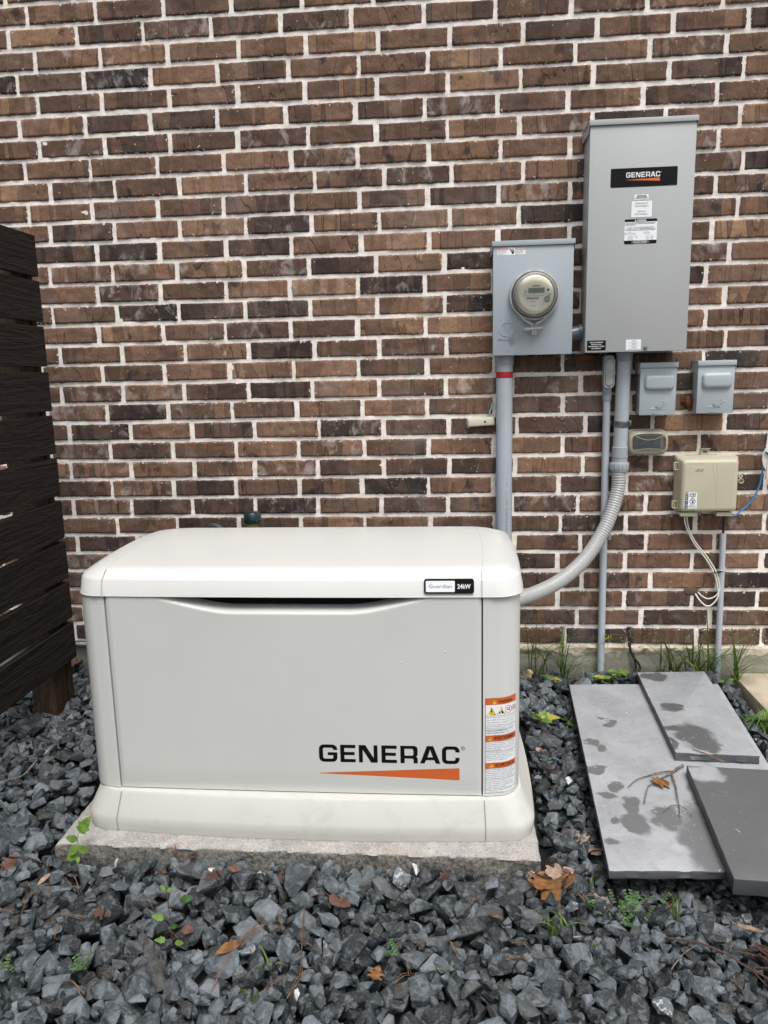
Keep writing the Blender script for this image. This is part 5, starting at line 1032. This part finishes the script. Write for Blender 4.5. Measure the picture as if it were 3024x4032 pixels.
# stems with seed heads
def stem_weed(x, y, h, label, seed, col='leafy', lean=.05):
    rq = random.Random(seed); t = thing('flowering_weed', (x, y, surf(x, min(y, -.02))), label, 'weed'); z = .115 if y > -.2 else surf(x, y); b = MB()
    P_ = [(x+lean*h*(i/6)**1.3, y-.01*i/6, z+h*i/6) for i in range(7)]; b.tube(P_, [.0011*(1-.5*i/6) for i in range(7)], 5)
    for k in range(7):
        a = rq.uniform(0, 2*pi); L_ = rq.uniform(.008, .02); zz = h*rq.uniform(.82, 1); b.tube([(x+lean*zz, y-.01, z+zz-.008), (x+lean*zz+L_*cos(a), y-.01+L_*sin(a)*.5, z+zz+.006)], .0005, 4)
    b.build('stem', 'stem', t); b = MB()
    for k in range(12): a = rq.uniform(0, 2*pi); L_ = rq.uniform(.004, .022); q = (x+lean*h+L_*cos(a), y-.012+L_*sin(a)*.5, z+h*rq.uniform(.9, 1.03)); b.lathe([(.0008, 0), (.0026, .002), (.002, .005), (.0003, .006)], q, (rq.uniform(-.4, .4), 0, 1), 6)
    b.build('flower_buds', col, t)
stem_weed(1.973, -.045, .185, 'thin weed with yellow buds beside the thin conduit', 1)
stem_weed(2.052, -.03, .165, 'dry brown seed stem near the black cables', 2, 'stem', -.04)
stem_weed(1.790, -.09, .155, 'slim yellow-budded weed before the fullest wall tuft', 3, 'leafy', -.02)
stem_weed(2.478, -.36, .17, 'dry branching seed stem over the pale pavement', 4, 'stem', .1)
def leafpoly(kind='oval', n=10):
    if kind == 'oval': return [(.5*math.sin(pi*t)**.8*(1 if t < .5 else .85), t) for t in [i/n for i in range(n+1)]]
    if kind == 'lobed': return [(0, 0), (.16, .05), (.22, .14), (.48, .20), (.50, .30), (.26, .36), (.30, .44), (.56, .56), (.52, .66), (.24, .64), (.26, .78), (.16, .92), (0, 1)]
    if kind == 'maple': return [(0, 0), (.2, .02), (.44, .14), (.36, .24), (.56, .44), (.36, .48), (.30, .62), (.20, .80), (0, 1)]
    return [(0, 0), (.3, .1), (.46, .32), (.42, .6), (.24, .85), (0, 1)]
def leaf(b, base, d, upv, L_, W_, kind, mat=0, curl=.3, cup=.25):
    d = Vector(d).normalized(); n = Vector(upv); n = (n-d*n.dot(d)).normalized(); s_ = d.cross(n); base = Vector(base); pl = leafpoly(kind); vs = []; fs = []
    for i, (w_, t) in enumerate(pl):
        z = -curl*t*t*L_*.6
        for k, q in ((-1, w_), (-.5, w_*.5), (0, 0), (.5, w_*.5), (1, w_)):
            vs.append(tuple(base+d*(t*L_)+s_*(math.copysign(q, k)*W_*(1 if k else 0))+n*(z+cup*(q**1.4)*W_)))
    for i in range(len(pl)-1):
        for k in range(4): fs.append((5*i+k, 5*i+k+1, 5*(i+1)+k+1, 5*(i+1)+k))
    b.add(vs, fs, mat)
def rosette(x, y, leaves, L_, mats, label, seed, kind='oval', upk=.5, name='leafy_weed'):
    rq = random.Random(seed); t = thing(name, (x, y, surf(x, y)), label, 'weed'); z = surf(x, y)-.004
    for i in range(min(leaves, 18)):
        b = MB(); a = rq.uniform(0, 2*pi); l = L_*rq.uniform(.6, 1.1); leaf(b, (x+rq.gauss(0, .006), y+rq.gauss(0, .004), z+rq.uniform(0, .012)), (cos(a), sin(a)*.7-.1, rq.uniform(.1, upk)), (0, -.35, 1), l, l*.6, kind, 0, .4, .2)
        b.build('leaf', rq.choice(mats), t, 180)
rosette(1.955, -.10, 14, .034, ['leafd', 'leafg', 'leafy'], 'leafy green weed with a yellow leaf below the thin conduit', 1)
rosette(2.015, -.10, 14, .034, ['leafd', 'leafg'], 'dark leafy weed among the black cables behind the slabs', 2)
rosette(1.773, -.14, 12, .022, ['leafg', 'leafy'], 'small yellow-green weed in front of the fullest wall tuft', 3)
rosette(1.734, -.13, 4, .024, ['leafg'], 'round bright leaves beside the pale round stone', 4)
rosette(1.675, -.434, 9, .060, ['leafd', 'leafg', 'leafd', 'leafy'], 'dark green weed growing beside the generator\'s right rear side', 5, 'maple', .8)
rosette(1.785, -.348, 6, .042, ['leafd', 'leafg'], 'green weed touching the left edge of the largest slab', 6)
rosette(2.424, -.095, 10, .034, ['leafd', 'leafg'], 'leafy weed at the foot of the cable conduit', 7)
rosette(2.436, -.40, 18, .062, ['leafg', 'leafd'], 'bright leafy weed right of the slabs', 8, 'maple', .9)
rosette(1.805, -1.227, 6, .026, ['leafg', 'leafd'], 'little green sprig in front of the largest slab', 9)
rosette(1.664, -.665, 4, .014, ['leafc'], 'tiny green sprout between stones right of the generator', 10)
def clover(x, y, n, spread, label, seed):
    rq = random.Random(seed); b = MB()
    for i in range(n):
        px, py = x+rq.gauss(0, spread), y+rq.gauss(0, spread*.8); z = surf(px, py)+rq.uniform(.002, .014); a = rq.uniform(0, 2*pi)
        for s_ in range(5):
            q = (px+cos(a)*.0056*s_, py+sin(a)*.0056*s_, z+.004*s_)
            for sg in (-1, 1): leaf(b, q, (-sin(a)*sg+cos(a)*.3, cos(a)*sg+sin(a)*.3, rq.uniform(-.2, .5)), (rq.uniform(-.4, .4), -.4, 1), .0060, .0052, 'x', 0, .1, .1)
        b.tube([(px, py, z), (px+cos(a)*.026, py+sin(a)*.026, z+.018)], .0005, 4)
    tag(b.build('clover_patch', 'leafc', None, 180), label, 'weed')
NORECALC.add('clover_patch')
clover(1.777, -1.300, 20, .020, 'patch of small-leaved green weed in the right foreground gravel', 1)
clover(1.848, -1.255, 6, .012, 'small sprig of tiny leaves beyond the main weed patch', 2)
clover(1.712, -1.269, 4, .010, 'tiny-leaved sprig left of the main weed patch', 3)
clover(.534, -1.523, 7, .010, 'pale tiny-leaved weed between stones at lower left', 4)
clover(1.225, -1.440, 4, .009, 'tiny-leaved green weed near the bottom centre', 5)
clover(.374, -1.54, 3, .008, 'small round-leaved sprout at the far lower left', 6)
sd = thing('seedling', (.37, -1.175, .03), 'bright yellow-green seedling in front of the pad\'s left corner', 'seedling')
z = surf(.37, -1.19); b = MB(); b.tube(smooth_path([(.372, -1.19, z-.01), (.374, -1.188, z+.03), (.372, -1.185, z+.065), (.378, -1.18, z+.085)], 4), .0011, 6); b.build('stem', 'stem', sd)
for q, d, L_, kd in (((.378, -1.182, z+.083), (.35, .1, .5), .052, 'maple'), ((.373, -1.185, z+.062), (-.6, -.2, .3), .032, 'oval'), ((.373, -1.187, z+.052), (-.3, -.3, -.4), .034, 'oval'), ((.373, -1.188, z+.042), (.6, -.2, -.1), .032, 'oval'), ((.371, -1.190, z+.028), (-.8, -.2, -.5), .036, 'oval'), ((.372, -1.190, z+.018), (.1, -.4, -.5), .018, 'oval')):
    b = MB(); leaf(b, q, d, (.1, -1, .5), L_, L_*.72, kd, 0, .1, .05); b.build('leaf', 'leafg', sd, 180)
s2 = thing('seedling', (.714, -1.42, .0), 'green seedling with red stem standing in the left foreground gravel', 'seedling')
z = surf(.714, -1.425); b = MB(); b.tube(smooth_path([(.714, -1.425, z-.01), (.712, -1.424, z+.05), (.709, -1.42, z+.095), (.704, -1.415, z+.130)], 4), .0012, 6); b.tube([(.711, -1.422, z+.07), (.735, -1.418, z+.105)], .0007, 5); b.tube([(.712, -1.424, z+.055), (.700, -1.43, z+.068)], .0007, 5); b.build('stem', 'rtwig', s2)
for q, d, L_, kd, mt in [(q, d, L_*.72, kd, mt) for q, d, L_, kd, mt in (((.735, -1.418, z+.105), (.9, .1, .25), .046, 'oval', 'leafd'), ((.704, -1.415, z+.13), (-.6, 0, .5), .024, 'oval', 'leafg'), ((.704, -1.415, z+.128), (.7, 0, .2), .026, 'oval', 'leafg'), ((.700, -1.43, z+.068), (-1, -.1, .2), .042, 'maple', 'leafg'), ((.714, -1.43, z+.045), (.9, -.2, .35), .030, 'oval', 'leafd'), ((.700, -1.432, z+.012), (-.6, -.2, .1), .036, 'maple', 'leafg'), ((.722, -1.432, z+.006), (.8, -.2, .1), .032, 'oval', 'leafg'))]:
    b = MB(); leaf(b, q, d, (0, -.9, .6), L_, L_*.6, kd, 0, .15, .08); b.build('leaf', mt, s2, 180)

rosette(2.450, -.27, 14, .048, ['leafd', 'leafg'], 'low leafy weed against the edge of the pale pavement', 11)
# ================================================================== FALLEN LEAVES, NEEDLES, TWIGS
def fallen(x, y, L_, az, mat, label, seed, kind='lobed', z=None, tilt=.3, group=None, W_=.75):
    rq = random.Random(seed); b = MB(); zz = (surf(x, y)+.006) if z is None else z; d = (cos(az), sin(az), rq.uniform(-tilt, tilt))
    q = Vector((x, y, zz))-Vector(d).normalized()*L_*.5; leaf(b, q, d, (rq.uniform(-.4, .4), -.3 if z is None else 0, 1), L_, L_*W_, kind, 0, rq.uniform(-.5, .5), rq.uniform(-.4, .5))
    b.tube([q, q-Vector(d).normalized()*L_*.22+Vector((0, 0, .002))], .0009, 5)
    tag(b.build('fallen_leaf', mat, None, 180), label, 'leaf', group or 'fallen leaves')
fallen(1.985, -.832, .058, R(25), 'oak', 'curled orange-brown oak leaf lying on the largest slab', 1, z=.131, tilt=.08, W_=.95)
fallen(1.630, -1.245, .115, R(-25), 'oak', 'large orange oak leaf with pointed lobes on gravel before the pad\'s right corner', 2)
fallen(1.592, -1.225, .085, R(70), 'oak', 'orange lobed oak leaf leaning on the largest fallen leaf', 3)
fallen(1.640, -1.195, .080, R(20), 'oakp', 'pale grey-brown leaf behind the large orange oak leaf', 4)
fallen(1.747, -1.23, .080, R(60), 'oakp', 'dull pink-brown oak leaf in front of the slabs', 5)
fallen(1.745, -1.040, .085, R(-60), 'oakp', 'pale oak leaf between the pad and the largest slab', 6)
fallen(1.722, -1.025, .050, R(120), 'wht' if False else 'oakp', 'light curled leaf above the pale oak leaf beside the slab', 7)
fallen(1.660, -1.21, .045, R(100), 'oakb', 'dark red-brown crumpled leaf behind the orange oak leaves', 8)
fallen(1.095, -1.302, .085, R(-40), 'oakb', 'brown oval leaf on gravel right of the centre', 9, 'oval', W_=.45)
fallen(.768, -1.258, .050, R(40), 'redl', 'dark reddish leaf between stones left of centre', 10)
fallen(.815, -1.240, .032, R(10), 'oakb', 'small brown leaf beside the dark reddish leaf', 11, 'oval')
fallen(.750, -1.417, .042, R(90), 'oakb', 'brown curled leaf next to the red-stemmed seedling', 12, 'oval')
fallen(.860, -1.440, .090, R(55), 'oak', 'tan folded leaf standing between stones near the centre bottom', 13, 'oval', W_=.3)
fallen(.590, -1.165, .090, R(-30), 'oakb', 'dark brown curled leaf leaning on the pad\'s front', 14, 'oval', W_=.3)
fallen(.671, -1.165, .035, R(60), 'redl', 'small red-brown leaf at the pad\'s front edge', 15)
fallen(.549, -1.168, .035, R(160), 'redl', 'dark red leaf tucked beneath the pad\'s front left', 16)
fallen(.912, -1.165, .045, R(20), 'oakb', 'brown leaf tucked at the middle of the pad\'s front edge', 17)
fallen(1.202, -1.498, .045, R(80), 'oak', 'orange-brown leaf scrap near the bottom centre', 18)
fallen(.189, -1.196, .070, R(100), 'oakb', 'rusty folded leaf at the far left below the pad', 19)
fallen(.307, -1.248, .050, R(70), 'oakp', 'thin pale leaf below the bright seedling', 20, 'oval', W_=.3)
fallen(.525, -1.384, .040, R(10), 'redl', 'dull purple-brown leaf in the left foreground', 21)
fallen(1.354, -1.225, .035, R(20), 'redl', 'small dark leaf right of the speckled stone', 22)
fallen(1.471, -1.331, .040, R(-30), 'oakb', 'rust-coloured leaf point between stones right of centre', 23, 'oval', W_=.35)
fallen(2.060, -1.325, .070, R(-50), 'oakp', 'dry tan leaf below the thick wet slab', 24, 'oval', W_=.3)
fallen(1.205, -1.165, .060, R(60), 'oakp', 'pale split leaf against the pad left of the tan stone', 25, 'oval', W_=.35)
fallen(-.20, -.06, .085, R(10), 'oakb', 'brown leaf litter at the wall base between fence and generator', 26)
fallen(1.840, -1.268, .030, R(90), 'redl', 'small crimson leaf beside the green weed patch', 27)
fallen(1.700, -.50, .035, R(20), 'redl', 'reddish leaf beside the dark weed right of the generator', 28)
fallen(1.745, -.47, .045, R(0), 'oakp', 'pinkish dry leaf near the left edge of the largest slab', 29, 'oval')
fallen(1.655, -.60, .03, R(80), 'oakp', 'tan leaf scrap at the generator\'s right side', 30, 'oval')
fallen(2.095, -.115, .04, R(30), 'oakb', 'brown leaf wedged at the topmost slab\'s back left corner', 31)
npos = [(.372,-1.399,.486,-1.407),(.385,-1.253,.427,-1.302),(.428,-1.433,.419,-1.365),(.845,-1.552,.898,-1.379),(.882,-1.442,.914,-1.375),(1.01,-1.321,1.033,-1.513),(.527,-1.564,.571,-1.59),(.721,-1.171,.742,-1.236),(.632,-1.166,.678,-1.21),(1.514,-1.203,1.539,-1.248),(1.4,-1.321,1.441,-1.268),(1.285,-1.405,1.328,-1.399),(1.255,-1.448,1.273,-1.49),(1.539,-1.533,1.561,-1.553),(2.006,-1.358,1.99,-1.39),(1.665,-1.042,1.701,-1.013),(1.6,-1.13,1.65,-1.16),(1.014,-1.56,1.05,-1.48),(.30,-1.45,.33,-1.52),(.95,-1.36,.90,-1.40)]
for k in range(26): x, y = rnd.uniform(.1, 2.2), rnd.uniform(-1.55, -1.2); a = rnd.uniform(0, pi); npos.append((x, y, x+.05*cos(a), y+.05*sin(a)))
for k, (xa, ya, xb, yb) in enumerate(npos):
    if min(xa, xb) > 1.74 and max(ya, yb) > -1.2: continue
    za, zb = surf(xa, ya)+.004, surf(xb, yb)+.004; zm = max(za, zb, surf((xa+xb)/2, (ya+yb)/2))+.006; b = MB()
    b.tube(smooth_path([(xa, ya, za), ((xa+xb)/2+.003, (ya+yb)/2, zm), (xb, yb, zb)], 5), .0007, 5)
    b.tube(smooth_path([(xa, ya, za), ((xa+xb)/2-.002, (ya+yb)/2+.004, zm+.001), (xb+.006, yb+.006, zb)], 5), .0006, 5)
    tag(b.build('pine_needle', 'needle', None, 180), 'reddish-brown pine needle lying across the dark gravel', 'pine needle', 'pine needles on the gravel')
b = MB(); b.tube([(2.115, -.686, .158), (2.15, -.72, .158), (2.188, -.765, .158)], .0010, 5); b.tube([(2.115, -.686, .157), (2.152, -.724, .156), (2.186, -.769, .157)], .0010, 5); tag(b.build('pine_needle', 'needle', None, 180), 'orange pine needle bridging the broken edge of the topmost slab', 'pine needle')
tw = thing('twig', (2.02, -.85, .12), 'forked grey twig lying on the largest slab beside the oak leaf', 'twig')
def tz(y): return .150+(y+.18)*.05/1.035+.0045
def twp(nm, pts, r0, r1, lift=.004):
    P_ = smooth_path([(x, y, tz(y)+lift*(i % 2)+.001) for i, (x, y) in enumerate(pts)], 5); n = len(P_); rq = random.Random(n); b = MB(); b.tube(P_, [(r0+(r1-r0)*i/(n-1))*.78*(1+.25*(i % 5 == 0)) for i in range(n)], 8); b.build(nm, 'twig', tw, 180)
twp('main_stem', [(2.072, -.738), (2.045, -.765), (2.027, -.782)], .0052, .0042)
twp('branch', [(2.045, -.766), (1.99, -.785), (1.956, -.797), (1.915, -.825), (1.883, -.859)], .0030, .0016)
twp('branch', [(2.027, -.782), (1.977, -.824), (1.945, -.850), (1.932, -.878), (1.909, -.938)], .0030, .0018)
twp('branch', [(2.027, -.782), (2.022, -.82), (2.019, -.857), (2.008, -.91), (2.004, -.941), (1.990, -.997)], .0036, .0014)
twp('branch', [(2.004, -.941), (2.018, -.97), (2.027, -.999)], .0018, .0010); twp('branch', [(2.003, -.945), (1.98, -.95), (1.952, -.975)], .0020, .0014)
b = MB(); b.tube(smooth_path([(1.857, -1.369, surf(1.857, -1.369)+.012), (1.919, -1.388, .05), (1.976, -1.416, .045), (2.006, -1.444, .04), (2.042, -1.477, .04), (2.10, -1.53, .03)], 6), .0019, 6); tag(b.build('twig', 'rtwig', None, 180), 'long thin dark twig across gravel at the lower right', 'twig')
b = MB(); b.tube(smooth_path([(1.844, -1.456, surf(1.844, -1.456)+.008), (1.88, -1.42, .045), (1.918, -1.391, .045)], 6), .0013, 6); tag(b.build('twig', 'twig', None, 180), 'short pale stick crossing the dark twig at lower right', 'twig')
b = MB(); b.tube(smooth_path([(1.70, -.755, surf(1.70, -.755)+.01), (1.67, -.72, .10), (1.66, -.69, .10), (1.74, -.80, .09)][:3], 5), .0022, 6); tag(b.build('twig', 'rtwig', None, 180), 'reddish twig on gravel beside the generator\'s right rear', 'twig')
b = MB(); z = surf(1.033, -1.5); b.tube(smooth_path([(1.033, -1.513, z), (1.028, -1.44, z+.05), (1.026, -1.40, z+.085), (1.024, -1.37, z+.10)], 5), .0012, 6); tag(b.build('twig', 'rtwig', None, 180), 'upright reddish twig standing between stones right of centre', 'twig')
b = MB(); z = surf(.63, -1.165); b.tube(smooth_path([(.632, -1.168, z-.01), (.633, -1.165, z+.04), (.629, -1.16, z+.075)], 4), .0009, 5); tag(b.build('twig', 'rtwig', None, 180), 'thin dry stalk standing against the pad\'s front left', 'twig')
for i, (pts, lb) in enumerate(((((-.255, -.50), (-.25, -.56), (-.225, -.60)), 'pale broken root under the fence at the left'), (((-.19, -.64), (-.205, -.70), (-.23, -.75)), 'pale knobbly root on gravel below the fence post'))):
    b = MB(); b.tube(smooth_path([(x+.2, y-.1, surf(x+.2, y-.1)+.008) for x, y in pts], 5), .0032, 6); tag(b.build('root', 'twig', None, 180), lb, 'root')
# shredded bark at lower right
rq = random.Random(3); bk = thing('bark_clump', (2.05, -1.41, 0), 'clump of shredded reddish bark at the lower right edge', 'bark')
b = MB()
for k in range(45):
    x, y = rq.gauss(2.075, .022), rq.gauss(-1.42, .022); a = rq.gauss(-.8, .35); L_ = rq.uniform(.02, .05); z = surf(x, y)+rq.uniform(0, .014); b.xbox((x, y, z), (L_, .0028, .0016), Matrix.Rotation(a, 3, 'Z') @ Matrix.Rotation(rq.uniform(-.4, .4), 3, 'Y'), 0)
b.build('bark_shreds', 'rtwig', bk, 0)
